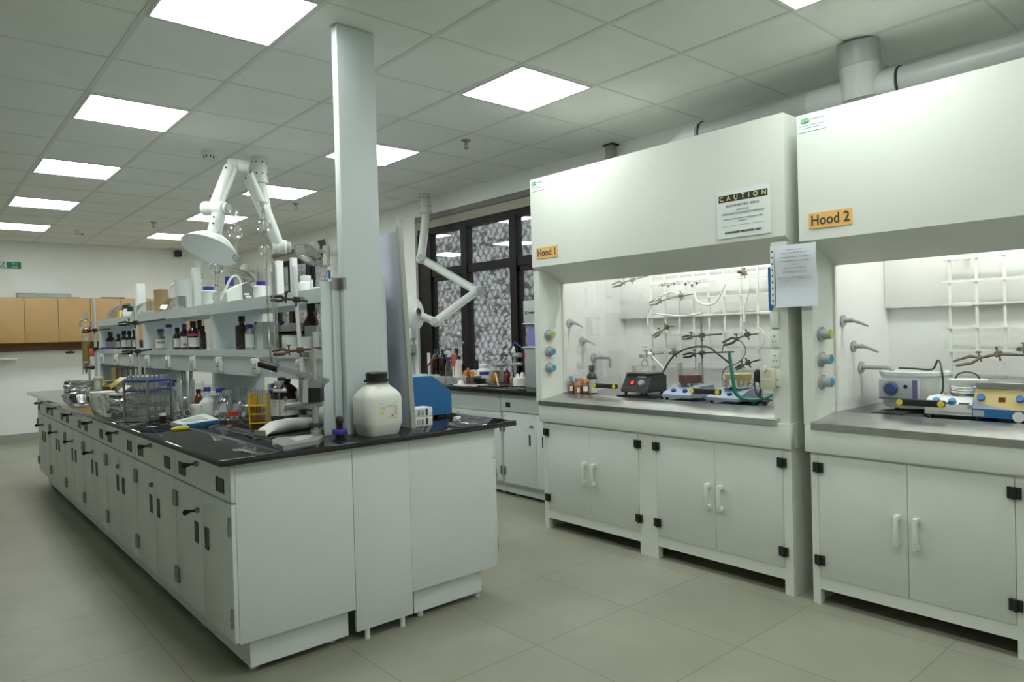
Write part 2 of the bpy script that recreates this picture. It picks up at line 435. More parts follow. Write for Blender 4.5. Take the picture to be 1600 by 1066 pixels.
# ------------------------------------------------------------------ back wall
def cabinet_wall(y0x, x1, i, lab):
    yf = 6.86
    t = thing('wall_cabinet', lab, 'wall cabinet', ((y0x+x1)/2, YB, 1.36), group='beech wall cabinets on the back wall')
    part(t, 'body', MB().box(y0x+.001, yf+.02, 1.36, x1-.001, YB, 1.97), M_wood)
    xm = (y0x+x1)/2
    for a, b in ((y0x, xm), (xm, x1)):
        d = part(t, 'door', MB().box(a+.003, yf, 1.355, b-.003, yf+.019, 1.965, .002), M_wood)
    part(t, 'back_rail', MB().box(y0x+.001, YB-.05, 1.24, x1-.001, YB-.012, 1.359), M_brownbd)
cx = [-1.13, -.355, .42, 1.20, 1.975, 2.75]
cl = ['beech wall cabinet cut off by the left edge of the photo', 'beech wall cabinet below the green exit sign', 'beech wall cabinet left of the burette, holding a clear tray on top',
      'beech wall cabinet right behind the burette and far end of the rack', 'beech wall cabinet mostly hidden behind the shelf goods']
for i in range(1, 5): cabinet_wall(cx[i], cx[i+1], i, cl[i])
t = thing('plastic_tray', 'clear shallow tray on top of the beech wall cabinets', 'tray', (.75, 7.0, 1.97))
part(t, 'tray_shell', MB().box(.36, 6.9, 1.972, .98, 7.1, 1.98).box(.36, 6.9, 1.98, .98, 6.905, 2.03).box(.36, 7.095, 1.98, .98, 7.1, 2.03).box(.36, 6.905, 1.98, .365, 7.095, 2.03).box(.975, 6.905, 1.98, .98, 7.095, 2.03), M_glass2)
part(t, 'rim', MB().box(.35, 6.89, 2.03, .99, 7.11, 2.036), M_pw2)
solo('folder', 'flat dark folder on top of the beech cabinet behind the burette', 'folder', MB().box(1.36, 6.92, 1.971, 1.66, 7.12, 1.99, .004), M_dark, (1.5, 7, 1.971))
solo('folder', 'flat dark folder on top of the beech cabinet left of the burette', 'folder', MB().box(.86, 7.12, 1.971, 1.12, 7.18, 1.995, .004), M_dark, (1, 7.1, 1.971))
t = thing('wall_shelf', 'narrow white wall shelf below the beech cabinets at the left edge', 'shelf', (-.1, YB, 1.14))
part(t, 'board', MB().box(-.7, 7.0, 1.135, .34, YB, 1.155, .003), M_pw); part(t, 'bracket', MB().prism([(7.03, 1.135), (YB, 1.135), (YB, 1.03)], 'yz', -.02, .0), M_pw)
t = thing('wall_hook', 'dark coat hook on the back wall left of the burette', 'hook', (.985, YB, 1.2))
part(t, 'plate', MB().box(.93, YB-.012, 1.19, 1.04, YB, 1.215), M_iron)
part(t, 'prong', MB().tube([(.985, YB-.01, 1.2), (.985, YB-.05, 1.2), (.985, YB-.06, 1.235)], .008, 8), M_iron)
# exit sign and camera
t = thing('exit_sign', 'green fire exit sign with running figure high on the back wall', 'sign', (.2, YB, 2.39))
part(t, 'panel', MB().box(-.06, YB-.012, 2.385, .438, YB, 2.475, .002), M_sgreen)
text(t, 'lettering', 'Fire', .042, (.365, YB-.0125, 2.452), (1, 0, 0), (0, 0, 1), M_paper)
text(t, 'lettering', 'Exit', .042, (.365, YB-.0125, 2.408), (1, 0, 0), (0, 0, 1), M_paper)
yy = YB-.0135
part(t, 'pictogram', MB().box(.195, yy, 2.39, .275, yy+.002, 2.47), M_paper)
fg = MB(); yy -= .002
fg.cyl((.243, yy, 2.458), (.243, yy+.0015, 2.458), .008)
for a, b in (((.24, 2.448), (.228, 2.425)), ((.228, 2.425), (.245, 2.41)), ((.245, 2.41), (.24, 2.395)), ((.228, 2.425), (.215, 2.405)), ((.215, 2.405), (.2, 2.405)), ((.24, 2.445), (.258, 2.435)), ((.236, 2.446), (.218, 2.44))):
    fg.tube([(a[0], yy+.001, a[1]), (b[0], yy+.001, b[1])], .005, 6)
part(t, 'running_figure', fg, M_sgreen)
part(t, 'arrow', MB().prism([(.02, 2.43), (.06, 2.458), (.06, 2.438), (.17, 2.438), (.17, 2.422), (.06, 2.422), (.06, 2.402)], 'xz', YB-.0135, YB-.011), M_paper)
t = thing('security_camera', 'small black wall camera high on the back wall', 'camera', (2.45, YB, 2.68))
part(t, 'mount', MB().cyl((2.45, YB, 2.70), (2.45, YB-.06, 2.70), .03), M_pw); part(t, 'housing', MB().box(2.40, YB-.18, 2.64, 2.50, YB-.06, 2.74, .02), M_black)
part(t, 'lens', MB().cyl((2.45, YB-.19, 2.69), (2.45, YB-.18, 2.69), .03), M_dark)

# ------------------------------------------------------------------ island bench
WT = .874
BX0, BX1, BY0, BY1 = .060, 1.541, -1.903, 3.56
t = thing('worktop', 'long polished black worktop of the island bench', 'worktop', (.8, .83, .846))
part(t, 'slab', MB().box(BX0, BY0, .848, BX1, BY1, WT, .003), M_granite)
def pull(par, y, z, w, h):
    m = MB()
    m.box(.106, y-w/2-.004, z-h/2-.004, .1085, y-w/2, z+h/2+.004).box(.106, y+w/2, z-h/2-.004, .1085, y+w/2+.004, z+h/2+.004)
    m.box(.106, y-w/2, z+h/2, .1085, y+w/2, z+h/2+.004).box(.106, y-w/2, z-h/2-.004, .1085, y+w/2, z-h/2)
    m.box(.1075, y-w/2, z-h/2, .1086, y+w/2, z+h/2)
    return part(par, 'recessed_pull', m, M_black, 'black recessed pull')
def lock(par, y, z, key):
    l = part(par, 'lock', MB().cyl((.109, y, z), (.097, y, z), .012).cyl((.097, y, z), (.092, y, z), .009), M_nickel, 'metal cylinder lock')
    return l
CAB0, CAB1 = -1.867, 3.287; UW = (CAB1-CAB0)/7
ordn = ['nearest', 'second nearest', 'third', 'fourth', 'fifth', 'sixth', 'last, farthest']
def bench_unit(i, lab, flip=False):
    y0 = CAB0+i*UW; y1 = y0+UW; ym = (y0+y1)/2
    t = thing('bench_cabinet', lab, 'cabinet', (.62, ym, 0), group='drawer and door cabinets under the island bench')
    part(t, 'carcass', MB().box(.127, y0+(0 if i == 0 else .001), .145, .6235, y1-.001, .847, .001), M_white)
    part(t, 'plinth', MB().box(.175, y0+(.03 if i == 0 else 0), .03, .6, y1, .145), M_white)
    for xx in (.21, .55):
        for yy in (y0+.09, y1-.06): part(t, 'foot', MB().cyl((xx, yy, 0), (xx, yy, .03), .016), M_pw2)
    d = part(t, 'drawer', MB().box(.109, y0+.003, .697, .127, y1-.003, .838, .0015), M_white)
    for s in (-1, 1): pull(d, ym+s*.25, .752, .085, .050)
    keyd = True
    l = lock(d, ym+.03, .802, True)
    tube_key(l, .092, ym+.03, .802)
    for s in (-1, 1):
        a, b = (y0+.003, ym-.0015) if s < 0 else (ym+.0015, y1-.003)
        dr = part(t, 'door', MB().box(.109, a, .152, .127, b, .690, .0015), M_white)
        pull(dr, ym+s*.068, .502, .038, .084)
        for z in (.603, .248):
            ye = y0+.022 if s < 0 else y1-.022
            part(dr, 'hinge', MB().cyl((.104, ye-s*(-.008), z-.036), (.104, ye-s*(-.008), z+.036), .007, seg=10).box(.1065, ye-.016, z-.034, .109, ye+.014, z+.034).cyl((.103, ye+s*.008, z-.006), (.103, ye+s*.008, z+.004), .0085, seg=10), M_nickel, 'metal hinge')
        if s > 0:
            l = lock(dr, ym+.035, .603, i in (0, 3, 4, 5, 6))
            if i in (0, 3, 4, 5, 6): tube_key(l, .092, ym+.035, .603)
    return t
def tube_key(par, x, y, z):
    m = MB().box(x-.02, y-.0015, z-.005, x, y+.0015, z+.005).prism([(y-.004, z-.008), (y+.004, z-.008), (y+.004, z+.008), (y-.004, z+.008)], 'yz', x-.026, x-.02)
    m.lathe([(0, -.004), (.010, -.004), (.0125, 0), (.010, .004), (0, .004)], seg=14, M=Matrix.Translation((x-.036, y, z-.001)) @ Matrix.Rotation(PI/2, 4, 'X'))
    part(par, 'key', m, M_black, 'black headed key')
for i in range(7):
    bench_unit(i, 'white island bench cabinet on the left side, %s from the near end' % ordn[i])
u = bench_unit(0, 'white island bench cabinet behind the right panel of the near end')
u.rotation_euler = (0, 0, PI); u.location = (.917, CAB0+UW/2, 0)
# mirror so that the end panel stays flush with the near end
for ch in u.children:
    if ch.name.startswith('plinth'):
        bpy.data.objects.remove(ch)
        break
part(u, 'plinth', MB().box(-.42, -UW/2, .03, .02-.04, UW/2-.03, .145), M_white, world=False)
t = thing('end_panel', 'narrow white centre panel closing the near end of the island bench', 'panel', (.768, CAB0+.02, 0))
part(t, 'panel_sheet', MB().box(.6255, CAB0-.001, .045, .9115, CAB0+.018, .847, .001), M_white)
part(t, 'foot', MB().cyl((.68, CAB0+.01, 0), (.68, CAB0+.01, .045), .012).cyl((.86, CAB0+.01, 0), (.86, CAB0+.01, .045), .012), M_pw2)

# steel service column
t = thing('service_column', 'tall pale grey steel column from the bench end to the ceiling', 'column', (.814, -1.64, WT))
part(t, 'casing', MB().box(.716, -1.663, WT, .912, -1.612, CH-.004, .0015), M_rack)
part(t, 'side_channel', MB().box(.914, -1.650, WT, .935, -1.617, 1.62).box(.937, -1.645, 1.17, .945, -1.622, 1.62), M_rack)

# reagent rack
RX0, RX1 = .64, .97; RY0, RY1 = -1.60, 3.36
DV = [-.03, 1.63, 3.345]
t = rack = thing('reagent_rack', 'long pale grey two-tier reagent rack along the middle of the island bench', 'rack', (.8, .9, WT))
part(t, 'top_shelf', MB().box(RX0, RY0, 1.535, RX1, RY1, 1.555).box(RX0, RY0, 1.49, RX0+.012, RY1, 1.535).box(RX1-.012, RY0, 1.49, RX1, RY1, 1.535), M_rack)
part(t, 'middle_shelf', MB().box(RX0, RY0, 1.235, RX1, RY1, 1.265).box(RX0-.002, RY0, 1.228, RX0+.004, RY1, 1.267), M_rack)
part(t, 'service_trough', MB().box(RX0+.006, RY0, 1.12, RX1-.006, RY1, 1.234), M_rack)
for y in DV:
    part(t, 'divider', MB().box(RX0+.004, y-.02, WT, RX1-.004, y+.02, 1.119).box(RX0+.004, y-.02, 1.266, RX1-.004, y+.02, 1.534), M_rack)
part(t, 'divider', MB().box(RX0-.012, RY0-.008, WT, .716, RY0, 1.585).box(.716, RY0-.008, WT, RX1, RY0, 1.585), M_rack)
part(t, 'corner_profile', MB().box(.69, -1.622, WT, .714, RY0-.009, 1.56).cyl((.685, -1.617, WT), (.685, -1.617, 1.55), .007), M_rack)
b_ = part(t, 'joint_bracket', MB().box(.672, -1.628, 1.545, .728, -1.664+.035, 1.60).box(.712, -1.667, 1.545, .728, -1.628, 1.60), M_nickel, 'metal corner bracket')
for sx in (471.6, 401, 344, 303, 264, 232, 206.8, 183, 161, 142):
    p = SH(sx, RX0, 1.175)
    s_ = part(t, 'socket', MB().box(RX0-.016, p.y-.036, 1.135, RX0+.006, p.y+.036, 1.222, .004).box(RX0-.028, p.y-.008, 1.185, RX0-.016, p.y+.012, 1.215, .003), M_pw, 'white socket plate')
    part(s_, 'pin_hole', MB().cyl((RX0-.0175, p.y-.012, 1.165), (RX0-.0155, p.y-.012, 1.165), .004).cyl((RX0-.0175, p.y+.012, 1.165), (RX0-.0155, p.y+.012, 1.165), .004).cyl((RX0-.0175, p.y-.026, 1.19), (RX0-.0155, p.y-.026, 1.19), .004), M_black)
p = SH(305, RX0, 1.51); part(t, 'shelf_label', MB().box(RX0-.0012, p.y-.06, 1.497, RX0+.001, p.y+.1, 1.532), M_label)

# ------------------------------------------------------------------ fume cupboards
def fume_hood(name_txt, label, b0, y0, y1, zL, zH, knob_cols, kn, sp3):
    """b0: left edge of the base; y0,y1: left and right edge of the upper body"""
    t = thing('fume_cupboard', label, 'fume cupboard', (2.9, (y0+y1)/2, 0), group='fume cupboards along the window wall')
    b1 = b0-1.76; XB = 3.36
    dz0, dz1 = .131, .712
    st = [(b0, b0-.035), (b0-.815, b0-.945), (b1+.045, b1)]
    m = MB()
    for a, b in st: m.box(2.43, a, .0, 2.47, b, .72)
    m.box(2.432, b0-.03, .072, 2.465, b1+.04, .13).box(2.432, b0-.03, .705, 2.465, b1+.04, .74)
    m.box(2.47, b0, 0, XB, b0-.02, .72).box(2.47, b1+.02, 0, XB, b1, .72).box(XB-.02, b0-.02, 0, XB, b1+.02, .72)
    m.box(2.48, b0-.02, .10, XB-.02, b1+.02, .118)
    part(t, 'base_frame', m, M_hood)
    sc = MB()
    for z in (.15, .3, .45, .6): sc.cyl((2.55, b1-.001, z), (2.55, b1+.002, z), .004, seg=8)
    dd = [(b0-.037, b0-.424, 0), (b0-.426, b0-.813, 1), (b0-.947, b0-1.33, 0), (b0-1.332, b1+.047, 1)]
    for a, b, side in dd:
        d = part(t, 'door', MB().box(2.428, a, dz0, 2.448, b, dz1, .0015), M_hoodw, 'grey white door')
        hy = b+.037 if side == 0 else a-.037
        h = MB().box(2.39, hy-.009, .352, 2.402, hy+.009, .488, .003)
        for z in (.362, .478): h.box(2.40, hy-.011, z-.011, 2.428, hy+.011, z+.011, .002)
        part(d, 'handle', h, M_hood, 'cream bar handle')
        for z in (.651, .211):
            e = a if side == 0 else b; s = 1 if side == 0 else -1
            part(d, 'hinge', MB().box(2.418, e-.024, z-.023, 2.429, e-.002, z+.023, .002).box(2.418, e+.002, z-.023, 2.430, e+.024, z+.023, .002).cyl((2.417, e, z-.024), (2.417, e, z+.024), .008, seg=10)
                 .cyl((2.4165, e-.016, z+.013), (2.4185, e-.016, z+.013), .003, seg=8).cyl((2.4165, e-.016, z-.013), (2.4185, e-.016, z-.013), .003, seg=8), M_black, 'black block hinge')
    ya, yb = b0+.02, b1-.005
    part(t, 'apron', MB().box(2.412, ya, .722, 2.46, yb, .846, .003).box(2.46, ya, .722, XB, ya-.02, .846).box(2.46, yb+.02, .722, XB, yb, .846), M_hood)
    part(t, 'sill', MB().prism([(2.405, .832), (2.405, .862), (2.41, .866), (2.62, .893), (2.66, .893), (2.66, .845), (2.42, .832)], 'xz', y0-.045, y1+.055), M_steel, 'stainless sill')
    part(t, 'work_surface', MB().box(2.655, y0-.055, .85, 3.31, y1+.055, .8925), M_granite, 'black work surface')
    # posts and side walls
    part(t, 'side_post', MB().box(2.43, y0, .847, 2.66, y0-.055, zL-.02), M_hood)
    part(t, 'side_post', MB().box(2.43, y1+.083, .847, 2.66, y1, zL-.02), M_hood)
    part(t, 'side_panel', MB().box(2.66, y0, .847, XB, y0-.02, zH-.002), M_hood)
    part(t, 'side_panel', MB().box(2.66, y1+.02, .847, XB, y1, zH-.002), M_hood)
    part(t, 'back_panel', MB().box(XB-.01, y0-.02, .847, XB, y1+.02, zH-.002), M_hood)
    m = MB().box(2.66, y0-.02, .85, 3.32, y0-.054, 2.2).box(2.66, y1+.055, .85, 3.32, y1+.02, 2.2).box(3.31, y0-.054, .85, 3.34, y1+.055, 2.2)
    part(t, 'liner', m, M_liner)
    part(t, 'baffle', MB().box(3.262, y0-.056, 1.405, 3.309, y1+.057, 2.2, .002), M_liner)
    part(t, 'roof', MB().box(2.665, y0-.021, 2.2, XB-.011, y1+.021, 2.215).box(2.665, y0-.021, zH-.02, XB-.011, y1+.021, zH-.001), M_hood)
    part(t, 'canopy', MB().prism([(2.43, zL), (2.422, zL+.006), (2.42, zH), (2.66, zH), (2.66, zL-.098), (2.652, zL-.104)], 'xz', y0+.0005, y1-.0005), M_hood)
    part(t, 'lamp_tube', MB().cyl((2.80, y0-.25, 2.17), (2.80, y1+.25, 2.17), .016), M_tube, 'lit strip lamp')
    part(t, 'sash_track', MB().box(2.640, y0-.0555, .90, 2.662, y0-.066, zL-.10), M_hood)
    part(t, 'sash_track', MB().box(2.640, y1+.0835, .90, 2.662, y1+.094, zL-.10), M_hood)
    # clear sash with black grips
    s = part(t, 'sash', MB().box(2.648, y0-.067, .952, 2.653, y1+.095, zL-.08), M_sash, 'clear glass sash')
    yc = (y0+y1)/2
    for yy in (y0-.445, y1+.61):
        h = part(s, 'grip', MB().box(2.618, yy+.095, .945, 2.648, yy-.095, .975, .004), M_black, 'black sash grip')
        for e in (-.085, .085):
            part(h, 'end_dot', MB().lathe([(0, 0), (.0145, 0), (.013, .003), (0, .004)], seg=14, M=Matrix.Translation((2.618, yy+e, .96)) @ Matrix.Rotation(-PI/2, 4, 'Y')), M_yrod, 'yellow dot')
    # lattice for holding clamps
    m = MB(); ly = [y0-.395-.1175*k for k in range(9)]; lz = [1.642-.1165*k for k in range(6)]+[1.758]
    for y in ly: m.box(3.197, y-.006, 1.045, 3.205, y+.006, 1.90)
    for z in lz: m.box(3.189, ly[0]+.03, z-.0055, 3.197, ly[-1]-.03, z+.0055)
    for y in (ly[0]-.06, ly[4], ly[8]+.06):
        for z in (1.642, 1.41): m.box(3.187, y-.04, z-.012, 3.199, y+.04, z+.008, .003).cyl((3.2, y, z), (3.262, y, z), .008)
    part(t, 'clamp_lattice', m, mat('lattice_white', (.70, .72, .66), .5), 'white rod lattice')
    # service knobs on the post and nozzles on the side wall
    yk = y0-.055
    for (z, c) in zip(kn, knob_cols):
        k = part(t, 'service_knob', MB().cyl((2.50, yk, z), (2.50, yk-.012, z), .036, seg=20).cyl((2.50, yk-.012, z), (2.50, yk-.052, z), .026, .024, seg=20), M_grey, 'grey service knob')
        part(k, 'knob_cap', MB().cyl((2.50, yk-.0525, z), (2.50, yk-.055, z), .019, seg=18), c)
    yw = y0-.055
    for x, z in sp3[:2]:
        part(t, 'gas_nozzle', MB().cyl((x, yw, z), (x, yw-.008, z), .03, seg=18).tube([(x, yw-.008, z), (x, yw-.05, z)], .012, 10).tube([(x, yw-.05, z), (x, yw-.085, z-.012), (x, yw-.125, z-.03)], [.009, .008, .005], 8), M_grey, 'grey gas nozzle')
    x, z = sp3[2]
    part(t, 'water_spout', MB().cyl((x, yw, z), (x, yw-.008, z), .032, seg=18).tube([(x, yw-.008, z), (x, yw-.10, z), (x, yw-.145, z), (x, yw-.155, z-.008), (x, yw-.155, z-.03)], .011, 10).cyl((x, yw-.155, z-.03), (x, yw-.155, z-.07), .013, .006), M_grey, 'grey water spout')
    # mains sockets on the right post
    for k, z in enumerate((1.355, 1.26, 1.164, 1.069)):
        s = part(t, 'mains_socket', MB().box(2.418, y1+.045, z-.042, 2.431, y1+.088, z+.042, .003), M_hood, 'cream mains socket')
        if k: part(s, 'pin_hole', MB().cyl((2.4172, y1+.066, z+.014), (2.419, y1+.066, z+.014), .004).cyl((2.4172, y1+.058, z-.012), (2.419, y1+.058, z-.012), .003).cyl((2.4172, y1+.075, z-.012), (2.419, y1+.075, z-.012), .003), M_black)
    # tag and maker's emblem
    g_ = part(t, 'name_tag', MB().box(2.418, y0-.05, 1.815+zL-1.757, 2.4205, y0-.25, 1.888+zL-1.757), M_tag, 'orange name tag')
    text(g_, 'lettering', name_txt, .066, (2.4175, y0-.15, 1.851+zL-1.757), (0, -1, 0), (0, 0, 1), M_ink, xs=.88, bold=.0012)
    e = part(t, 'maker_plate', MB().box(2.4185, y0-.005, zH-.085, 2.4205, y0-.145, zH-.012), mat('pale_sticker', (.72, .78, .76), .4), 'pale sticker with green oval')
    part(e, 'emblem', MB().lathe([(0, 0), (.013, 0), (.012, .001), (0, .001)], seg=20, M=Matrix.Translation((2.4183, y0-.042, zH-.033)) @ Matrix.Rotation(-PI/2, 4, 'Y'), sy=1.9), M_logo)
    text(e, 'lettering', 'NOVA', .017, (2.417, y0-.042, zH-.033), (0, -1, 0), (0, 0, 1), M_paper)
    text(e, 'lettering', 'LABORATORY', .010, (2.418, y0-.104, zH-.031), (0, -1, 0), (0, 0, 1), M_inkg)
    ln = MB()
    for k, (a, b) in enumerate(((.014, .135), (.03, .12))): ln.box(2.4178, y0-a, zH-.055-.012*k, 2.4186, y0-b, zH-.0575-.012*k)
    part(e, 'print_line', ln, M_inkg)
    return t
H1 = fume_hood('Hood 1', 'cream fume cupboard tagged Hood 1, next to the window', -1.155, -1.098, -2.913, 1.757, 2.357, (M_lime, M_cyan, M_cyan), (1.305, 1.19, 1.078), ((2.713, 1.381), (2.838, 1.252), (2.955, 1.128)))
H2 = fume_hood('Hood 2', 'cream fume cupboard tagged Hood 2, cut by the right edge of the photo', -3.012, -2.982, -4.797, 1.718, 2.320, (M_lime, M_cyan, M_cyan), (1.279, 1.16, 1.05), ((2.743, 1.342), (2.856, 1.21), (2.943, 1.098)))

# caution notice and typed sheet
t = thing('caution_notice', 'white caution notice with a black header on the first fume cupboard', 'notice', (2.42, -2.69, 1.79))
part(t, 'sheet', MB().box(2.4165, -2.540, 1.785, 2.4195, -2.840, 2.030), mat('laminated_sheet', (.72, .77, .75), .3))
part(t, 'header', MB().box(2.4155, -2.553, 1.972, 2.4166, -2.828, 2.006), M_black)
def ht(s, sz, z, m, xs=1, y=-2.69, bold=0, sp=1.0): text(t, 'lettering', s, sz, (2.4152, y, z), (0, -1, 0), (0, 0, 1), m, xs=xs, bold=bold, sp=sp)
ht('CAUTION', .033, 1.989, M_signy, 1.0, bold=.0008, sp=2.15)
ht('DESIGNATED AREA', .0165, 1.949, M_ink, 1.0, sp=1.35)
ht('FOR USE OF', .013, 1.925, M_inkg); ht('PARTICULARLY HAZARDOUS CHEMICALS', .0145, 1.908, M_inkg, .88)
ht('Do not use without authorisation or before proper training', .0095, 1.882, M_inkg, .95); ht('and approval', .0095, 1.869, M_inkg)
part(t, 'rule', MB().box(2.4155, -2.57, 1.846, 2.4166, -2.81, 1.8472), M_inkg)
ht('AUTHORIZED PERSONNEL ONLY', .0145, 1.812, M_ink, .95, bold=.0004)
t = thing('typed_sheet', 'typed white sheet in a plastic sleeve hanging across the gap between the fume cupboards', 'sheet of paper', (2.40, -2.97, 1.41))
m = MB()
n = 10
vs = []; fs = []
for i in range(n+1):
    for j in range(n+1):
        y = -2.868-.203*i/n; z = 1.712-.298*j/n
        vs.append((2.402-.006*math.sin(i/n*PI*1.3)*(.4+j/n)-.004*math.sin(j*.7), y, z))
for i in range(n):
    for j in range(n): fs.append((i*(n+1)+j, (i+1)*(n+1)+j, (i+1)*(n+1)+j+1, i*(n+1)+j+1))
k0 = len(vs); vs += [(x+.0012, y, z) for x, y, z in vs]; fs += [tuple(k0+q for q in reversed(f)) for f in fs[:n*n]]
m._new(vs, fs); part(t, 'page', m, mat('sleeve_paper', (.66, .69, .75), .3))
ln = MB()
for z, a, b in ((1.685, .06, .14), (1.671, .04, .16), (1.650, .03, .18), (1.632, .02, .18), (1.615, .09, .11), (1.598, .05, .16), (1.582, .045, .165), (1.555, .02, .19), (1.547, .02, .19), (1.539, .02, .08)):
    y = a
    while y < b:
        w = rnd.uniform(.006, .018); ln.box(2.388, -2.868-y, z, 2.3895, -2.868-min(y+w, b), z+.0035); y += w+.003
part(t, 'typed_line', ln, M_inkg)
solo('ruler_strip', 'blue and white printed strip hanging at the right post of the first fume cupboard', 'strip', MB().box(2.414, -2.822, 1.40, 2.4165, -2.842, 1.615), M_bluebox, (2.415, -2.83, 1.40))
t = thing('perforated_strip', 'narrow white strip with black dots at the right post of the first fume cupboard', 'strip', (2.41, -2.85, 1.43))
part(t, 'band', MB().box(2.4105, -2.838, 1.43, 2.4135, -2.856, 1.715), M_pw)
m = MB()
for k in range(9): m.box(2.4095, -2.844, 1.445+.03*k, 2.4107, -2.851, 1.453+.03*k)
part(t, 'hole', m, M_black)

# exhaust ducts
def duct():
    X, Z, R = 3.0, 2.535, .075
    t = thing('exhaust_duct', 'grey plastic exhaust duct over the fume cupboards rising through the ceiling', 'duct', (X, -3.0, 2.36))
    part(t, 'pipe', MB().cyl((X, -2.06, Z), (X, -2.79, Z), R, seg=28), M_duct)
    part(t, 'pipe', MB().cyl((X, -3.22, Z), (X, -3.82, Z), R, seg=28), M_duct)
    part(t, 'elbow', MB().tube([(X, -2.07, Z), (X, -2.00, Z), (X, -1.93, Z-.03), (X, -1.89, Z-.09), (X, -1.88, 2.36)], R*1.05, 24, 4), M_ductj, 'pale elbow')
    part(t, 'elbow', MB().tube([(X, -3.80, Z), (X, -3.90, Z), (X, -3.97, Z-.03), (X, -4.0, Z-.09), (X, -4.01, 2.325)], R*1.05, 24, 4), M_ductj, 'pale elbow')
    part(t, 'branch_fitting', MB().cyl((X, -2.78, Z), (X, -3.23, Z), R*1.06, seg=28).cyl((X-.02, -3.06, 2.50), (X-.06, -3.06, 2.69), .098, seg=28), M_ductj, 'pale branch fitting')
    part(t, 'riser', MB().cyl((X-.055, -3.06, 2.66), (X-.075, -3.06, CH-.001), .10, seg=28), M_duct)
    part(t, 'clip_ring', MB().torus((0, 0, 0), R*1.02, .006, 32, 6, Matrix.Translation((X, -2.09, Z)) @ Matrix.Rotation(PI/2, 4, 'X')).torus((0, 0, 0), R*1.02, .006, 32, 6, Matrix.Translation((X, -3.24, Z)) @ Matrix.Rotation(PI/2, 4, 'X')), M_black)
duct()

# ------------------------------------------------------------------ side bench under the window
SX = 2.83
t = thing('side_worktop', 'black worktop of the side bench under the window', 'worktop', (3.1, 1.2, .845))
part(t, 'slab', MB().box(2.765, -1.075, .846, XR-.002, 1.78, .872, .003), M_granite); part(t, 'edge_strip', MB().box(2.785, -1.07, .832, 3.3, 1.775, .8455), M_gredge)
def side_unit(y0, y1, lab, sink=False):
    t = thing('side_cabinet', lab, 'cabinet', (3.1, (y0+y1)/2, 0), group='white cabinets of the side bench')
    part(t, 'carcass', MB().box(SX+.018, y0+.001, .10, 3.38, y1-.001, .831, .001), M_white)
    part(t, 'plinth', MB().box(SX+.055, y0+.001, .022, 3.36, y1-.001, .10), M_white)
    for yy in (y0+.08, y1-.08): part(t, 'foot', MB().cyl((SX+.09, yy, 0), (SX+.09, yy, .022), .015), M_pw2)
    w = y1-y0
    zt = .69
    if sink:
        zt = .62
        part(t, 'front_panel', MB().box(SX, y0+.004, .678, SX+.018, y1-.004, .828, .001), M_white)
        part(t, 'lower_panel', MB().box(SX, y0+.004, .625, SX+.018, y1-.004, .674, .001), M_white)
    else:
        d = part(t, 'drawer', MB().box(SX, y0+.03, .694, SX+.018, y1-.004, .826, .001), M_white)
        part(d, 'recessed_pull', MB().box(SX-.0015, y1-.12, .726, SX+.001, y1-.065, .765), M_black, 'black recessed pull')
        part(d, 'lock', MB().cyl((SX, y0+.33, .80), (SX-.014, y0+.33, .80), .012).box(SX-.035, y0+.328, .793, SX-.014, y0+.332, .803), M_nickel)
    ym = (y0+y1)/2
    for a, b, s in ((y0+.004, ym-.0015, -1), (ym+.0015, y1-.03, 1)):
        d = part(t, 'door', MB().box(SX, a, .118, SX+.018, b, zt-.005, .001), M_white)
        yp = ym+s*.075
        part(d, 'recessed_pull', MB().box(SX-.0015, yp-.01, .44, SX+.001, yp+.01, .525), M_black, 'black recessed pull')
        e = b-.004 if s > 0 else a+.004
        for z in (.21, .56): part(d, 'hinge', MB().cyl((SX-.004, e, z-.035), (SX-.004, e, z+.035), .006, seg=8).box(SX-.002, e-.012, z-.033, SX, e+.012, z+.033), M_nickel)
        if s > 0 and not sink:
            part(d, 'lock', MB().cyl((SX, yp-.03, .594), (SX-.014, yp-.03, .594), .011).box(SX-.033, yp-.032, .588, SX-.014, yp-.028, .597), M_nickel)
            text(d, 'lettering', '20', .022, (SX-.0008, y1-.055, .655), (0, -1, 0), (0, 0, 1), M_inkg)
side_unit(-1.07, -.235, 'white side bench cabinet numbered 20 beside the first fume cupboard')
side_unit(-.233, .85, 'white side bench cabinet with plain upper panels seen over the bench end', True)
side_unit(.852, 1.75, 'white side bench cabinet hidden behind the blue box', True)

# ------------------------------------------------------------------ suction arms
def mount(t, p, s=1.0):
    f = part(t, 'ceiling_flange', MB().lathe([(.066*s, 0), (.066*s, -.012), (.060*s, -.012), (.060*s, -.17), (.066*s, -.172), (.066*s, -.20), (.052*s, -.205), (0, -.205)], p, 24), M_armw)
    m = MB()
    for k in range(8):
        a = k*PI/4
        for dz in (.04, .13):
            q = p+Vector((math.cos(a)*.060*s, math.sin(a)*.060*s, -dz)); part(f, 'screw', MB().cyl(q, q+Vector((math.cos(a), math.sin(a), 0))*.003, .006, seg=8), M_dark)
def elbow(t, c, axis, ln, r):
    axis = Vector(axis).normalized()
    e = part(t, 'joint', MB().lathe([(0, -ln/2-.012), (r*.8, -ln/2-.010), (r, -ln/2), (r, -.004), (r*.96, 0), (r, .004), (r, ln/2), (r*.8, ln/2+.01), (0, ln/2+.012)], seg=24, M=Matrix.Translation(c) @ axis.to_track_quat('Z', 'Y').to_matrix().to_4x4()), M_armw)
    q = Vector(c)+axis*(ln/2+.012); part(e, 'friction_knob', MB().cyl(q, q+axis*.02, r*.75, seg=20).cyl(q+axis*.02, q+axis*.024, r*.5, seg=20), M_greylt)
    return e
t = thing('suction_arm', 'big white jointed suction arm with dome hood hanging over the island bench', 'suction arm', ZP(405, 247, CH))
p0 = ZP(405, 247, CH); p0.z = CH-.001
mount(t, p0)
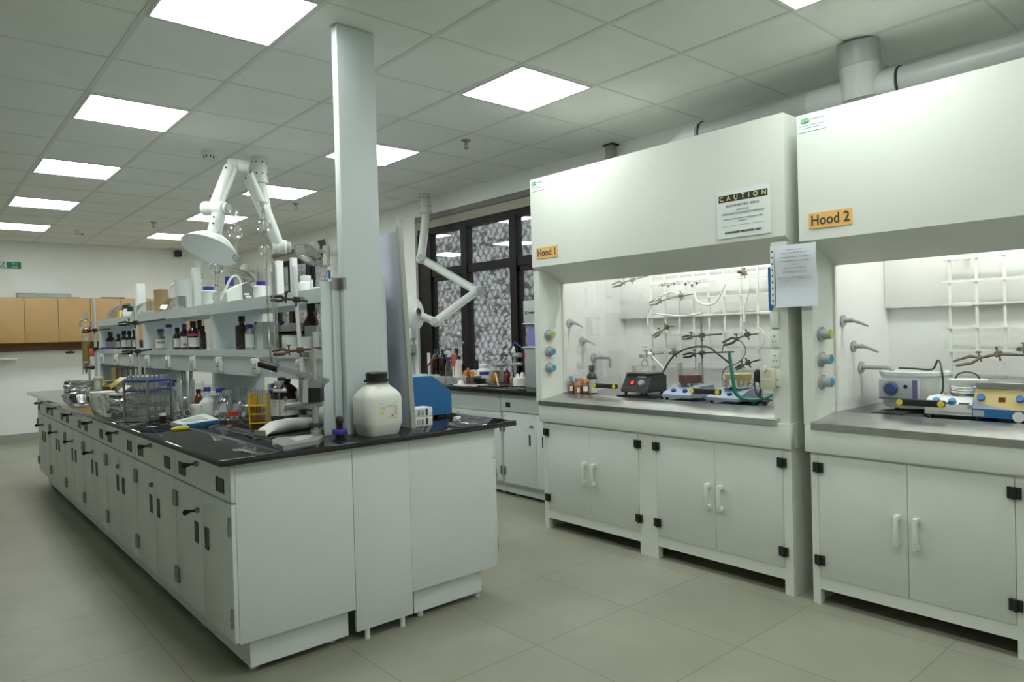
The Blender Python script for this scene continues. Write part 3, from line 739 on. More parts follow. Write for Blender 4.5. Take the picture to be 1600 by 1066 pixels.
d0 = (p0-CAM).dot(FX)
pl = DP(436, 386, d0-.05); pt_ = DP(384, 266, 5.25); pt2 = DP(360, 263, 5.1); pm = DP(336, 325, 4.9); pn = DP(343, 328, 4.84)
part(t, 'drop_tube', MB().tube([p0+Vector((0, 0, -.19)), DP(415, 330, d0), pl], .045, 20), M_armw)
part(t, 'arm_tube', MB().cyl(pl+RX*.0, pt_, .044, seg=24), M_armw)
part(t, 'arm_tube', MB().cyl(pt2, pm, .046, seg=24), M_armw)
elbow(t, pl+RX*.01, RX+FX*.2, .09, .055)
elbow(t, DP(372, 260, 5.17), RX*1+UX*-.05+FX*.4, .13, .052)
elbow(t, DP(335, 326, 4.87), RX-UX*.05-FX*.3, .16, .050)
hc = DP(328, 391, 4.72); nk = DP(342, 336, 4.78)
part(t, 'neck', MB().tube([nk, nk*.5+hc*.5, hc+UX*.10+FX*.05], .046, 20), M_armw)
ax = (RX*.18+UX*.89+FX*.42).normalized()
Md = Matrix.Translation(hc) @ ax.to_track_quat('Z', 'Y').to_matrix().to_4x4()
part(t, 'dome_hood', MB().lathe([(.045, .125), (.060, .105), (.11, .082), (.155, .045), (.184, .008), (.190, 0), (.186, -.004), (.180, 0)], seg=40, M=Md).lathe([(.180, 0), (.12, .012), (.05, .018), (0, .02)], seg=40, M=Md), M_armw)
for q in ((353, 262, 4.98), (328, 307, 4.78), (334, 339, 4.71), (333, 349, 4.71), (383.5, 278, 5.15), (424, 371, 5.75)):
    part(t, 'screw', MB().sph(DP(*q), .007, 8), M_dark)

t = thing('suction_arm', 'white jointed suction arm folded in front of the window with an upright disc hood', 'suction arm', ZP(664, 303, CH))
p0 = ZP(664, 303, CH); p0.z = CH-.001; d0 = (p0-CAM).dot(FX)
mount(t, p0, .92)
pa = DP(658, 404, d0-.1); pb = DP(745, 455, d0-.45); pc = DP(680, 503, d0-.75); pd = DP(656, 493, d0-.8)
part(t, 'drop_tube', MB().tube([p0+Vector((0, 0, -.19)), p0+Vector((0, 0, -.25)), pa], .042, 20), M_armw)
part(t, 'arm_tube', MB().cyl(pa, pb, .040, seg=24), M_armw); part(t, 'arm_tube', MB().cyl(pb, pc, .038, seg=24), M_armw)
part(t, 'neck', MB().cyl(pc, pd, .036, seg=20), M_armw)
elbow(t, pa, FX*-1+RX*.15, .10, .050); elbow(t, pb, FX*-.9+RX*.5, .11, .052); elbow(t, pc, FX*-1, .09, .046)
ax = (RX*.85-FX*.5+UX*.12).normalized(); hc = DP(646, 489, d0-.82)
Md = Matrix.Translation(hc) @ ax.to_track_quat('Z', 'Y').to_matrix().to_4x4()
part(t, 'disc_hood', MB().lathe([(.036, .06), (.05, .045), (.10, .03), (.15, .008), (.158, 0), (.150, -.004), (0, .004)], seg=36, M=Md), M_armw)

# ------------------------------------------------------------------ wall fans and other far items on the window wall
def wall_fan(pb, hub, ax, R, label):
    t = thing('wall_fan', label, 'fan', pb, group='white wall fans between the windows')
    pb = Vector(pb); hub = Vector(hub); ax = Vector(ax).normalized()
    part(t, 'wall_plate', MB().box(XR-.05, pb.y-.06, pb.z-.14, XR-.002, pb.y+.06, pb.z+.12, .015), M_pw)
    part(t, 'arm', MB().tube([pb+Vector((-.04, 0, .03)), pb+Vector((-.14, 0, .06)), hub-ax*.10], .022, 10), M_pw)
    Mh = Matrix.Translation(hub) @ ax.to_track_quat('Z', 'Y').to_matrix().to_4x4()
    part(t, 'motor', MB().lathe([(0, -.19), (.05, -.185), (.068, -.15), (.075, -.06), (.05, -.05), (0, -.05)], seg=20, M=Mh), M_pw)
    g = MB()
    for rr, z, w in ((R, 0, .007), (R*.8, .045, .003), (R*.8, -.045, .003), (R*.5, .065, .003), (R*.5, -.06, .003)): g.torus((0, 0, z), rr, w, 36, 5, Mh)
    for k in range(44):
        a = 2*PI*k/44; c, s = math.cos(a), math.sin(a)
        g.tube([(c*.06, s*.06, .07), (c*R*.5, s*R*.5, .065), (c*R*.8, s*R*.8, .045), (c*R, s*R, 0), (c*R*.8, s*R*.8, -.045), (c*.06, s*.06, -.06)], .0018, 4, M=Mh)
    part(t, 'guard', g, mat('fan_guard_grey', (.42, .43, .40), .4))
    part(t, 'badge', MB().lathe([(0, .08), (.055, .078), (.06, .068), (0, .066)], seg=20, M=Mh), M_pw)
    b = MB()
    for k in range(3):
        Mk = Mh @ Matrix.Rotation(k*2*PI/3, 4, 'Z')
        pts = [(.04, -.03), (R*.45, -.10), (R*.85, -.06), (R*.86, .06), (R*.5, .09), (.04, .03)]
        top = [(x, y, .012+y*.25) for x, y in pts]; bot = [(x, y, .006+y*.25) for x, y in pts]
        b._new(top+bot, [tuple(range(6)), tuple(range(11, 5, -1))]+[(i, i+6, (i+1) % 6+6, (i+1) % 6) for i in range(6)], Mk)
    part(t, 'blade', b, M_pw2)
pb = XP(512, 398, XR); 
wall_fan(pb, DP(482, 398, (pb-CAM).dot(FX)-.45), RX*-.38-UX*.78-FX*.5, .20, 'white wall fan tilted down, just left of the steel column')
pb = XP(402, 428, XR)
wall_fan(pb, DP(378, 431, (pb-CAM).dot(FX)-.4), RX*-.3-UX*.95-FX*.3, .19, 'white wall fan seen edge on, far back behind the glass columns')
q = XP(503, 383, XR)
t = thing('wall_vent', 'dark square wall opening above the near wall fan', 'vent', (XR, q.y, q.z))
part(t, 'frame', MB().box(XR-.012, q.y-.10, q.z-.07, XR-.002, q.y+.10, q.z+.07), M_greyst); part(t, 'opening', MB().box(XR-.014, q.y-.085, q.z-.055, XR-.011, q.y+.085, q.z+.055), M_dark)
q = XP(511, 370, XR)
t = thing('wall_conduit', 'thin vertical cable duct on the wall above the near wall fan', 'conduit', (XR, q.y, 2.42))
part(t, 'cable_cover', MB().box(XR-.015, q.y-.012, 2.42, XR-.001, q.y+.012, CH-.005), M_wall)

# ------------------------------------------------------------------ labware builders
def bottle(base, r, h, label, cat='bottle', name='reagent_bottle', body=None, cap=None, lab=None, group=None, neck=.42, sh=.62, caph=.14, capr=None, sq=False, lz=(.12, .52), arc=None, labname='bottle_label', capname='cap'):
    """round or square shouldered bottle standing at base; neck and capr relative to r"""
    base = Vector(base); t = thing(name, label, cat, base, group=group)
    rn = r*neck; zc = h*(1-caph)
    seg = 4 if sq else 22
    prof = [(0, 0), (r*.94, 0), (r, h*.02), (r, h*sh), (r*.93, h*(sh+.05)), (r*.70, h*(sh+.11)), (rn*1.15, h*(sh+.17)), (rn, h*(sh+.19)), (rn, zc), (0, zc)]
    if sh+.19 > 1-caph: prof = [(0, 0), (r*.94, 0), (r, h*.02), (r, h*sh), (r*.9, h*(sh+.04)), (rn, h*(sh+.06)), (rn, zc), (0, zc)]
    M = Matrix.Translation(base)
    if sq:
        m = MB(); m.box(-r, -r, 0, r, r, h*sh, r*.18, M); m.lathe([(r*.95, h*sh-.001), (r*.75, h*(sh+.07)), (rn, h*(sh+.13)), (rn, zc), (0, zc)], seg=20, M=M)
    else: m = MB().lathe(prof, seg=seg, M=M)
    part(t, 'body', m, body or M_amber)
    if cap: 
        cr = (capr or neck*1.25)*r
        part(t, capname, MB().lathe([(0, zc-h*.01), (cr, zc-h*.01), (cr, h*.985), (cr*.9, h), (0, h)], seg=20, M=M), cap)
    if lab:
        m = MB()
        z0, z1 = h*lz[0], h*lz[1]
        if sq: m.box(-r*1.015, -r*.85, z0, r*.85, r*.85, z1, 0, M).box(-r*.85, -r*1.015, z0, r*.85, r*.85, z1, 0, M)
        else:
            d = math.atan2(CAM.y-base.y, CAM.x-base.x); a = arc or 2.2; n = 14; vs = []; fs = []
            for i in range(n+1):
                q = d-a/2+a*i/n
                for rr in (r*1.004, r*1.02):
                    for z in (z0, z1): vs.append((math.cos(q)*rr, math.sin(q)*rr, z))
            for i in range(n):
                o = i*4; fs += [(o+2, o+6, o+7, o+3), (o, o+1, o+5, o+4), (o+1, o+3, o+7, o+5), (o, o+4, o+6, o+2)]
            m._new(vs, fs, M)
        part(t, labname, m, lab)
    return t
def WB(px, py): return ZP(px, py, WT)            # point on the bench top
def wbottle(px, pyb, pyt, wpx, label, **k):
    b = WB(px, pyb); s = S(b); return bottle(b, wpx*s/2, (pyb-pyt)*s, label, **k)
def sbottle(px, x, z, pyt, wpx, label, **k):
    b = SH(px, x, z); s = S(b); h = (PJ(b)[1]-pyt)*s; return bottle(b, wpx*s/2, h, label, **k)
def flask(base, R, h, label, kind='conical', name='flask', stopper=None, group=None, liquid=None):
    base = Vector(base); t = thing(name, label, 'flask', base, group=group); M = Matrix.Translation(base)
    rn = R*.30
    if kind == 'conical': prof = [(0, .001), (R*.95, .001), (R, R*.12), (R*.9, h*.25), (rn, h*.68), (rn, h*.95), (rn*1.3, h*.97), (rn*1.3, h), (rn*.9, h)]
    elif kind == 'round':
        prof = [(0, .001), (R*.45, .002)]+[(R*math.cos(a), R*.98+R*.97*math.sin(a)) for a in [(-1.05+.22*i) for i in range(11)]]+[(rn, R*1.98), (rn, h*.97), (rn*1.25, h*.98), (rn*1.25, h), (rn*.85, h)]
    elif kind == 'volumetric':
        prof = [(0, .001), (R*.8, .001), (R, R*.5), (R*.9, R*1.1), (R*.5, R*1.6), (rn*.7, R*1.9), (rn*.7, h*.96), (rn, h*.97), (rn, h)]
    else: prof = [(0, .001), (R*.95, .001), (R, R*.1), (R, h*.96), (R*1.06, h), (R*.97, h)]
    part(t, 'glass_body', MB().lathe(prof, seg=24, M=M), M_glass)
    if liquid: part(t, 'liquid', MB().lathe([(0, .004), (R*.88, .004), (R*.88, h*liquid[1]), (0, h*liquid[1])], seg=20, M=M), liquid[0])
    if stopper: part(t, 'stopper', MB().lathe([(rn*.9, h*.96), (rn*1.15, h*1.0), (rn*1.2, h*1.06), (rn*1.3, h*1.08), (rn*1.3, h*1.14), (0, h*1.15)], seg=16, M=M), stopper)
    return t
def rod_stand(top, px_base, pyb, r, label, base_w=.10, x=None):
    b = WB(px_base, pyb); s = (b-CAM).dot(FX); p = DP(top[0], top[1], s)
    t = thing('retort_stand', label, 'retort stand', b)
    part(t, 'base_plate', MB().box(-base_w*.5, -base_w*.6, 0, base_w*.5, base_w*.6, .012, .003, Matrix.Translation(b)), M_greylt)
    part(t, 'rod', MB().cyl(b+Vector((0, 0, .01)), p, r, seg=12), M_greylt, 'pale grey rod')
    return t, b, p
def clamp(tip, boss, end, label, m=None, par=None, jaw=.05, rodr=.005, name='clamp'):
    """three-pronged clamp: prongs at tip, boss head, tail rod to end"""
    m = m or M_castiron; tip, boss, end = Vector(tip), Vector(boss), Vector(end)
    t = thing(name, label, 'clamp', boss)
    d = (boss-tip).normalized(); L = (boss-tip).length
    up = UX-d*UX.dot(d); up.normalize(); sd = d.cross(up)
    k = min(jaw, L*.5)
    root = tip+d*k*1.15
    part(t, 'jaw', MB().tube([root, tip+d*k*.75+up*k*.20, tip+up*k*.13, tip-d*k*.12+up*k*.09], [.006, .0075, .006, .004], 8), m)
    part(t, 'jaw', MB().tube([root, tip+d*k*.7-up*k*.19+sd*.01, tip-up*k*.15+sd*.012, tip-d*k*.05-up*k*.11+sd*.012], [.006, .0075, .006, .004], 8), m)
    part(t, 'jaw', MB().tube([root, tip+d*k*.7-up*k*.19-sd*.01, tip-up*k*.15-sd*.012, tip-d*k*.05-up*k*.11-sd*.012], [.006, .0075, .006, .004], 8), m)
    part(t, 'adjusting_screw', MB().cyl(root-up*.02, root+up*.025, .004, seg=8).box(-.004, -.012, -.001, .004, .012, .006, 0, Matrix.Translation(root+up*.025)), m)
    part(t, 'shaft', MB().tube([root, boss, end], rodr, 8), m)
    b = MB().box(-.016, -.012, -.014, .016, .012, .014, .004, Matrix.Translation(boss) @ d.to_track_quat('X', 'Z').to_matrix().to_4x4())
    b.cyl(boss+up*.012, boss+up*.036, .005, seg=8).cyl(boss-up*.012+sd*.01, boss-up*.034+sd*.01, .005, seg=8)
    part(t, 'boss_head', b, m)
    return t

# ------------------------------------------------------------------ near end of the bench
b = WB(588, 677); s = S(b)
t = thing('jerrycan', 'white plastic canister with black screw cap at the foot of the steel column', 'canister', Vector((.815, -1.765, WT)))
b = t.location
w = .096
rect = []
def sqr(hw, hd, c):   # rounded rectangle
    o = []
    for sx, sy, a0 in ((1, 1, 0), (-1, 1, 90), (-1, -1, 180), (1, -1, 270)):
        for k in range(5):
            a = math.radians(a0+k*22.5); o.append((sx*(hw-c)+c*math.cos(a), sy*(hd-c)+c*math.sin(a)))
    return o
m = MB(); lv_ = [(.78, 0, .03), (.85, .006, .035), (.97, .05, .04), (1.0, .056, .042), (1.0, .165, .042), (.97, .182, .045), (.84, .203, .05), (.62, .226, .058), (.46, .240, .044), (.44, .243, .042)]
vs = []; fs = []; n = 20
for f_, z, c in lv_:
    for x, y in sqr(w*f_, w*.90*f_, min(c, w*f_*.95)): vs.append((x, y, z))
for i in range(len(lv_)-1):
    for k in range(n): fs.append((i*n+k, i*n+(k+1) % n, (i+1)*n+(k+1) % n, (i+1)*n+k))
fs.append(tuple(range(n-1, -1, -1))); fs.append(tuple(range((len(lv_)-1)*n, len(lv_)*n)))
m._new(vs, fs); part(t, 'body', m, mat('off_white_hdpe', (.72, .73, .68), .4), world=False)
part(t, 'screw_cap', MB().lathe([(.058, .243), (.058, .252), (.049, .252), (.050, .282), (.046, .286), (0, .286)], seg=32), M_cap, 'black screw cap', world=False)
part(t, 'torn_label', MB().prism([(-.042, .075), (.054, .075), (.054, .158), (.042, .152), (.016, .149), (-.012, .145), (-.02, .138), (-.042, .147)], 'xz', -w*.903, -w*.898), mat('yellowed_label', (.66, .66, .56), .7), 'torn paper label', world=False)
m = MB()
for x0, x1, z in ((-.055, -.028, .146), (-.05, -.02, .128), (-.045, -.012, .121), (0, .055, .133), (.055, .08, .130), (.055, .08, .124), (.055, .08, .118), (.055, .08, .112), (.055, .078, .106), (.055, .08, .100), (.055, .08, .094), (-.05, -.02, .083), (0, .02, .085), (.03, .08, .079)): m.box(x0*.65, -w*.908, z, x1*.65, -w*.903, z+.0022)
part(t, 'print_line', m, M_inkg, world=False)
part(t, 'yellow_print', MB().box(-.034, -w*.908, .098, -.016, -w*.902, .112), mat('faded_yellow', (.66, .58, .12), .7), world=False)
part(t, 'red_print', MB().box(.022, -w*.908, .086, .030, -w*.902, .098), M_red, world=False)


b = WB(531, 686); s = S(b)
t = thing('valve_plug', 'small black plug with a wide purple ring beside the white canister', 'plug', b)
M = Matrix.Translation(b)
part(t, 'stem', MB().lathe([(0, 0), (.016, 0), (.017, .012), (.017, .03), (0, .03)], seg=20, M=M), M_cap)
part(t, 'ring', MB().lathe([(.012, .022), (.032, .022), (.033, .026), (.033, .040), (.031, .043), (.014, .043)], seg=28, M=M), M_purple, 'purple ring')
part(t, 'knob', MB().lathe([(.014, .043), (.0145, .07), (.016, .072), (.016, .085), (.012, .098), (.006, .103), (0, .103)], seg=20, M=M), M_cap)

# blue instrument
yf = -1.512; a = YP(648, 659, yf); q = [YP(*c, yf) for c in ((644, 590), (675, 588), (705, 610.5), (706, 652), (648, 659))]
t = thing('blue_instrument', 'bright blue metal instrument case with a sloping front on black feet', 'instrument', ((q[0].x+q[3].x)/2, yf+.15, WT))
zb = WT+.022
pr = [(q[0].x, q[0].z), (q[1].x, q[0].z), (q[2].x, q[2].z), (q[2].x, zb), (q[0].x, zb)]
part(t, 'case', MB().prism(pr, 'xz', yf, yf+.30), M_bluebox)
part(t, 'top_sheet', MB().box(q[0].x, yf+.001, q[0].z, q[1].x-.004, yf+.299, q[0].z+.003), M_bluelt, 'pale blue top')
m = [(x, y) for x in (q[0].x+.045, q[2].x-.055) for y in (yf+.03, yf+.27)]
for x, y in m: part(t, 'foot', MB().box(x-.03, y-.02, WT, x+.03, y+.02, zb, .002), M_black, 'black foot')
part(t, 'screw', MB().cyl((q[2].x-.045, yf, zb+.012), (q[2].x-.045, yf-.002, zb+.012), .004, seg=10), M_dark)
part(t, 'back_bellows', MB().prism([(q[0].x+.04, q[0].z+.003), (q[0].x+.05, q[0].z+.03), (q[0].x+.09, q[0].z+.022), (q[0].x+.125, q[0].z+.04), (q[0].x+.17, q[0].z+.02), (q[0].x+.165, q[0].z-.04), (q[0].x+.13, q[0].z-.0)], 'xz', yf+.301, yf+.34), M_black, 'black crumpled cover')

# carton stack and leaning board
for k, (zz, lb) in enumerate(((0, 'small white printed carton, lower of two beside the blue instrument'), (.046, 'small white printed carton, upper of two beside the blue instrument'))):
    t = thing('carton', lb, 'carton', (1.115, -1.66, WT+zz+.001), group='small printed cartons')
    part(t, 'box', MB().box(1.062, -1.70, WT+zz+.001, 1.162, -1.62, WT+zz+.045, .001), M_paper)
    ln = MB()
    for i in range(6): ln.box(1.071+.007*i, -1.7005, WT+zz+.008, 1.074+.007*i, -1.6995, WT+zz+.036)
    ln.box(1.122, -1.7008, WT+zz+.006, 1.135, -1.6995, WT+zz+.04)
    part(t, 'print_line', ln, M_ink)
t = thing('white_board', 'tall lavender white board standing on the bench behind the steel column', 'board', (1.03, -1.6, WT))
lean = -.045
def bx(m, y0, y1, z0, z1, th0, th1):
    x0 = 1.03+lean*(z0-WT)/.95; x1 = 1.03+lean*(z1-WT)/.95
    m.prism([(x0+th0, z0), (x0+th1, z0), (x1+th1, z1), (x1+th0, z1)], 'xz', y0, y1); return m
part(t, 'sheet', bx(MB(), -1.705, -1.30, WT, WT+.955, 0, .012), M_board)
part(t, 'edge_frame', bx(MB(), -1.725, -1.705, WT, WT+.965, -.006, .018), mat('aluminium_edge', (.42, .43, .38), .4, .3), 'pale metal edge')
c_ = Vector((1.03+lean+.006, -1.712, WT+.995))
part(t, 'hanging_ring', MB().torus((0, 0, 0), .016, .003, 20, 6, Matrix.Translation(c_) @ Matrix.Rotation(PI/2, 4, 'X'), sy=1.6).cyl(c_-Vector((0, 0, .032)), c_-Vector((0, 0, .02)), .004, seg=8), M_greylt)

# pill press
b = WB(494, 686); s = S(b)
dep = (b-CAM).dot(FX)
t = thing('hand_press', 'grey lever press with a long black-gripped handle near the bench corner', 'press', b)
def Q(px, py, dd=0): return DP(px, py, dep+dd)
hx_ = Vector((RX.x, RX.y, 0)).normalized(); hy_ = Vector((-hx_.y, hx_.x, 0))
def QM(px, py): c = Q(px, py); return Matrix(((hx_.x, hy_.x, 0, c.x), (hx_.y, hy_.y, 0, c.y), (0, 0, 1, c.z), (0, 0, 0, 1)))
base_px = [(425, 687), (432, 684), (500, 677), (506, 681), (499, 687), (442, 697), (428, 693)]
bp = [ZP(x, y, WT+.018) for x, y in base_px]
part(t, 'base', MB().prism([(p.x, p.y) for p in bp], 'xy', WT, WT+.018), M_press)
part(t, 'base_plate', MB().prism([(p.x, p.y) for p in [ZP(*c, WT+.019) for c in ((452, 686), (468, 682), (492, 679), (484, 685), (463, 690))]], 'xy', WT+.018, WT+.021), M_greylt)
zt_ = Q(495, 545).z
part(t, 'post', MB().cyl(b, Vector((b.x, b.y, zt_)), .0135, seg=20), mat('satin_post', (.46, .46, .42), .35, .6))
part(t, 'post_collar', MB().box(-.026, -.022, 0, .026, .022, .018, .003, Matrix.Translation((b.x, b.y, Q(495, 667).z))), M_dark, 'black collar').data
part(t, 'post_foot', MB().cyl(b, b+Vector((0, 0, .045)), .024, seg=20), M_press)
part(t, 'lower_arm', MB().tube([Q(446, 634), Q(452, 636), Q(502, 629)], [.008, .017, .02], 10), M_press)
part(t, 'body_block', MB().prism([(0, 0), (.085, 0), (.085, .065), (.012, .065)], 'xz', -.03, .03, QM(474, 628)), M_black, 'black block')
part(t, 'top_block', MB().prism([(0, 0), (.07, 0), (.075, .022), (.04, .04), (0, .034)], 'xz', -.032, .032, QM(480, 606)), M_press)
part(t, 'link', MB().prism([(-.012, 0), (.012, 0), (.016, .10), (-.006, .10)], 'xz', -.045, -.036, QM(481, 628)), M_greylt)
part(t, 'ram', MB().tube([Q(471, 590), Q(471, 628)], .012, 10), M_press)
part(t, 'lever', MB().tube([Q(433, 575), Q(470, 585), Q(508, 595)], [.013, .015, .016], 4).cyl(Q(508, 595)-FX*.02, Q(508, 595)+FX*.02, .014, seg=14).cyl(Q(469, 585)-FX*.02, Q(469, 585)+FX*.02, .013, seg=14).cyl(Q(485, 588)-FX*.02, Q(485, 588)+FX*.02, .013, seg=14), M_press)
part(t, 'grip', MB().tube([Q(403, 567.5), Q(405, 568), Q(434, 576)], [.007, .0165, .0175], 14), M_black, 'black rubber grip')
part(t, 'post_cap', MB().cyl(Vector((b.x, b.y, zt_-.002)), Vector((b.x, b.y, zt_+.002)), .0145, seg=20), M_nickel)
# paper bag
pa, pb = WB(408, 681), WB(496, 668); ax = (pb-pa); L = ax.length; ax.normalize()
t = thing('paper_bag', 'white paper bag lying on the bench in front of the big brown bottle', 'paper bag', pa)
m = MB(); vs = []; fs = []; n = 14
perp = Vector((-ax.y, ax.x, 0))
rows = [(0, .050, .012), (.06, .052, .036), (.2, .048, .060), (.5, .044, .066), (.85, .040, .058), (1.0, .036, .04)]
for f_, w_, h_ in rows:
    for k in range(n):
        a = 2*PI*k/n; vs.append(pa+ax*L*f_+perp*(w_*math.cos(a))+Vector((0, 0, h_*.5+h_*.5*math.sin(a)*(1.0 if math.sin(a) > 0 else 1))))
for i in range(len(rows)-1):
    for k in range(n): fs.append((i*n+k, (i+1)*n+k, (i+1)*n+(k+1) % n, i*n+(k+1) % n))
fs.append(tuple(range(n))); fs.append(tuple(range((len(rows)-1)*n+n-1, (len(rows)-1)*n-1, -1)))
m._new(vs, fs); bmesh.ops.recalc_face_normals(m.bm, faces=m.bm.faces); part(t, 'bag', m, mat('bag_paper', (.80, .80, .77), .7, bump=.3, bscale=14))
c0 = pa
part(t, 'folded_mouth', MB().prism([(-.06, .002), (.055, .002), (.02, .026), (-.055, .030)], 'xz', -.003, .003, Matrix.Translation(c0-ax*.012) @ Matrix.Rotation(math.atan2(perp.y, perp.x), 4, 'Z')), mat('bag_inside', (.46, .44, .36), .7), 'creased open mouth')

wbottle(446, 666, 589, 42, 'big brown glass bottle with white hazard label behind the paper bag', body=M_amber, cap=M_cap, lab=M_label, neck=.38, sh=.70, caph=.10, lz=(.24, .56), arc=2.6)
t = bpy.context.scene.objects['reagent_bottle']
b = t.location; s = S(b); r = 21*s
d = Vector((CAM.x-b.x, CAM.y-b.y, 0)).normalized(); sd = Vector((-d.y, d.x, 0))
for zz in (.62, .40):
    c = b+d*(r*1.03)+sd*.004+Vector((0, 0, .245*zz-.005))
    M = Matrix(((sd.x, 0, d.x, c.x), (sd.y, 0, d.y, c.y), (0, 1, 0, c.z), (0, 0, 0, 1)))
    part(t, 'hazard_mark', MB().prism([(0, -.016), (.012, 0), (0, .016), (-.012, 0)], 'xy', 0, .0008, M).prism([(-.002, -.007), (.002, -.007), (.003, .007), (-.003, .007)], 'xy', .0008, .0012, M), M_inkg)
part(t, 'green_print', MB().cyl(b+d*(r*.80)-sd*(r*.68)+Vector((0, 0, .135)), b+d*(r*.80)-sd*(r*.68)+Vector((0, 0, .137)), .012, seg=12), M_logo)

# yellow tube rack
b0, b1 = WB(400, 663), WB(427, 662); ax = (b1-b0).normalized(); W_ = (b1-b0).length; s = S(b0)
rot = Matrix.Translation((b0+b1)/2+perp*.0) @ Matrix.Rotation(math.atan2(ax.y, ax.x), 4, 'Z')
def tube_rack(lab, base, rzz, Wd, Dp, H, m, tubes, tubeh, levels, name='test_tube_rack', mtop=None):
    t = thing(name, lab, 'test tube rack', base); M = Matrix.Translation(base) @ Matrix.Rotation(rzz, 4, 'Z')
    for k, z in enumerate(levels):
        part(t, 'shelf_plate', MB().box(-Wd/2, -Dp/2, z, Wd/2, Dp/2, z+.005, .001, M), mtop if (mtop and k == len(levels)-1) else m)
    for sx in (-1, 1):
        part(t, 'side_plate', MB().box(sx*Wd/2-.003, -Dp/2, 0, sx*Wd/2+.003, Dp/2, H, 0, M), m)
    for k, (x, y) in enumerate(tubes):
        part(None, 'test_tube', MB().lathe([(0, .008), (.006, .010), (.0075, .018), (.0075, tubeh), (.0085, tubeh), (.0085, tubeh+.003), (.007, tubeh+.003)], (x, y, 0), 10, M), M_glass)
    return t
mid = (b0+b1)/2; mid.z = WT
tr = tube_rack('yellow plastic test tube rack beside the big brown bottle', mid+perp*.04, math.atan2(ax.y, ax.x), W_, .08, .165, M_yellow, [], .2, (.003, .05, .095))
def loose_tubes(rack, pts, h, r, lab, grp, n0=''):
    rz_ = rack_rot
    for k, (x, y) in enumerate(pts):
        c = rack.location+Matrix.Rotation(rz_, 3, 'Z') @ Vector((x, y, .009))
        t = thing('test_tube', lab, 'test tube', c, group=grp)
        part(t, 'glass_wall', MB().lathe([(0, 0), (r*.8, .003), (r, .012), (r, h), (r*1.15, h), (r*1.15, h+.003), (r*.9, h+.003)], c, 12), M_glass)
rack_rot = math.atan2(ax.y, ax.x)
part(tr, 'back_plate', MB().box(-W_/2+.004, .036, .004, -.002, .04, .15, 0, Matrix.Translation(tr.location) @ Matrix.Rotation(rack_rot, 4, 'Z')), M_yellow)
loose_tubes(tr, [(x, y) for x in (-.022, .004, .028) for y in (-.02, .02)], .165, .0105, 'clear test tube standing in the yellow rack beside the brown bottle', 'tubes in the yellow rack')
q = DP(424, 606, (tr.location-CAM).dot(FX)+.02)
solo('tray_cover', 'grey translucent square cover held over the tubes of the yellow rack', 'cover', MB().box(-.016, -.014, -.022, .016, .014, .022, .003, Matrix.Translation(q)), mat('grey_translucent', (.40, .42, .40), .4), q)
# dropping adapter in front of the bottle
q = DP(436, 611, (WB(446, 664)-CAM).dot(FX)-.13)
t = thing('glass_stopcock', 'glass funnel adapter with purple and white stopcock before the brown bottle neck', 'stopcock', q)
part(t, 'funnel', MB().lathe([(.004, -.03), (.005, 0), (.008, .016), (.022, .036), (.026, .04), (.026, .05), (.023, .05), (.007, .014)], q, 20), M_glass2)
part(t, 'tap_key', MB().cyl(q-RX*.028, q+RX*.038, .0085, seg=14), M_pw, 'white tap')
part(t, 'tap_nut', MB().cyl(q-RX*.046, q-RX*.028, .0125, seg=14), M_purple, 'purple nut')
part(t, 'stem', MB().cyl(q-Vector((0, 0, .03)), Vector((q.x, q.y, WT+.065)), .004, seg=10), M_glass)
part(t, 'rest', MB().tube([Vector((q.x, q.y, WT+.065)), Vector((q.x, q.y, WT))], .004, 8), M_glass)

# glassware group
def wflask(px, pyb, pyt, wpx, label, **k):
    b = WB(px, pyb); s = S(b); return flask(b, wpx*s/2, (pyb-pyt)*s, label, **k)
wflask(356, 656, 616, 36, 'round clear flask with frosted stopper behind the red-capped vial', kind='round', stopper=M_glass2)
wflask(378, 650, 610, 24, 'clear round flask with long neck just right of the red-capped vial', kind='round', group=None)
wflask(391, 657, 612, 27, 'clear round flask next to the yellow tube rack', kind='round')
wflask(385, 643, 606, 24, 'clear conical flask in the second row of the glass cluster', kind='conical')
wflask(371, 644, 605, 20, 'clear conical flask at the back of the glass cluster, left', kind='conical')
wflask(397, 645, 607, 22, 'clear conical flask at the back of the glass cluster, right', kind='conical')
t = wbottle(365, 657, 643, 16, 'small clear vial with a bright red cap in front of the round flask', name='vial', cat='vial', body=M_glass, cap=M_red, neck=.9, sh=.6, caph=.42, capr=1.05)
wbottle(346, 650, 606, 22, 'clear bottle with purple cap and white label behind the round flask', body=M_glass, cap=M_purple, lab=M_label, neck=.55, sh=.66, caph=.15, capr=.66, lz=(.15, .45), arc=1.4)
wbottle(325, 650, 605, 24, 'pale wash bottle with purple cap behind the white balance', body=M_pw2, cap=M_purple, neck=.42, sh=.45, caph=.13, capr=.44)
wbottle(336, 647, 612, 15, 'slim pale vial bottle between the two purple capped bottles', body=M_glass2, cap=M_pw, neck=.8, sh=.7, caph=.15)
wbottle(311, 642, 608, 12, 'dark amber bottle tilting behind the pale wash bottle', body=M_amber2, cap=M_cap, neck=.5, sh=.6, caph=.15)
for px, pyb, pyt, wpx, lb in ((276, 650, 628, 24, 'clear beaker just right of the blue topped basket'), (296, 650, 635, 18, 'short clear beaker behind the white balance'), (288, 641, 622, 24, 'upturned clear glass dish behind the beakers')):
    wflask(px, pyb, pyt, wpx, lb, kind='beaker', name='beaker')['category'] = 'beaker'
wbottle(307, 652, 632, 16, 'short white plastic jar behind the white balance', name='jar', cat='jar', body=M_pw2, cap=M_pw, neck=.9, sh=.7, caph=.25, capr=1.02)
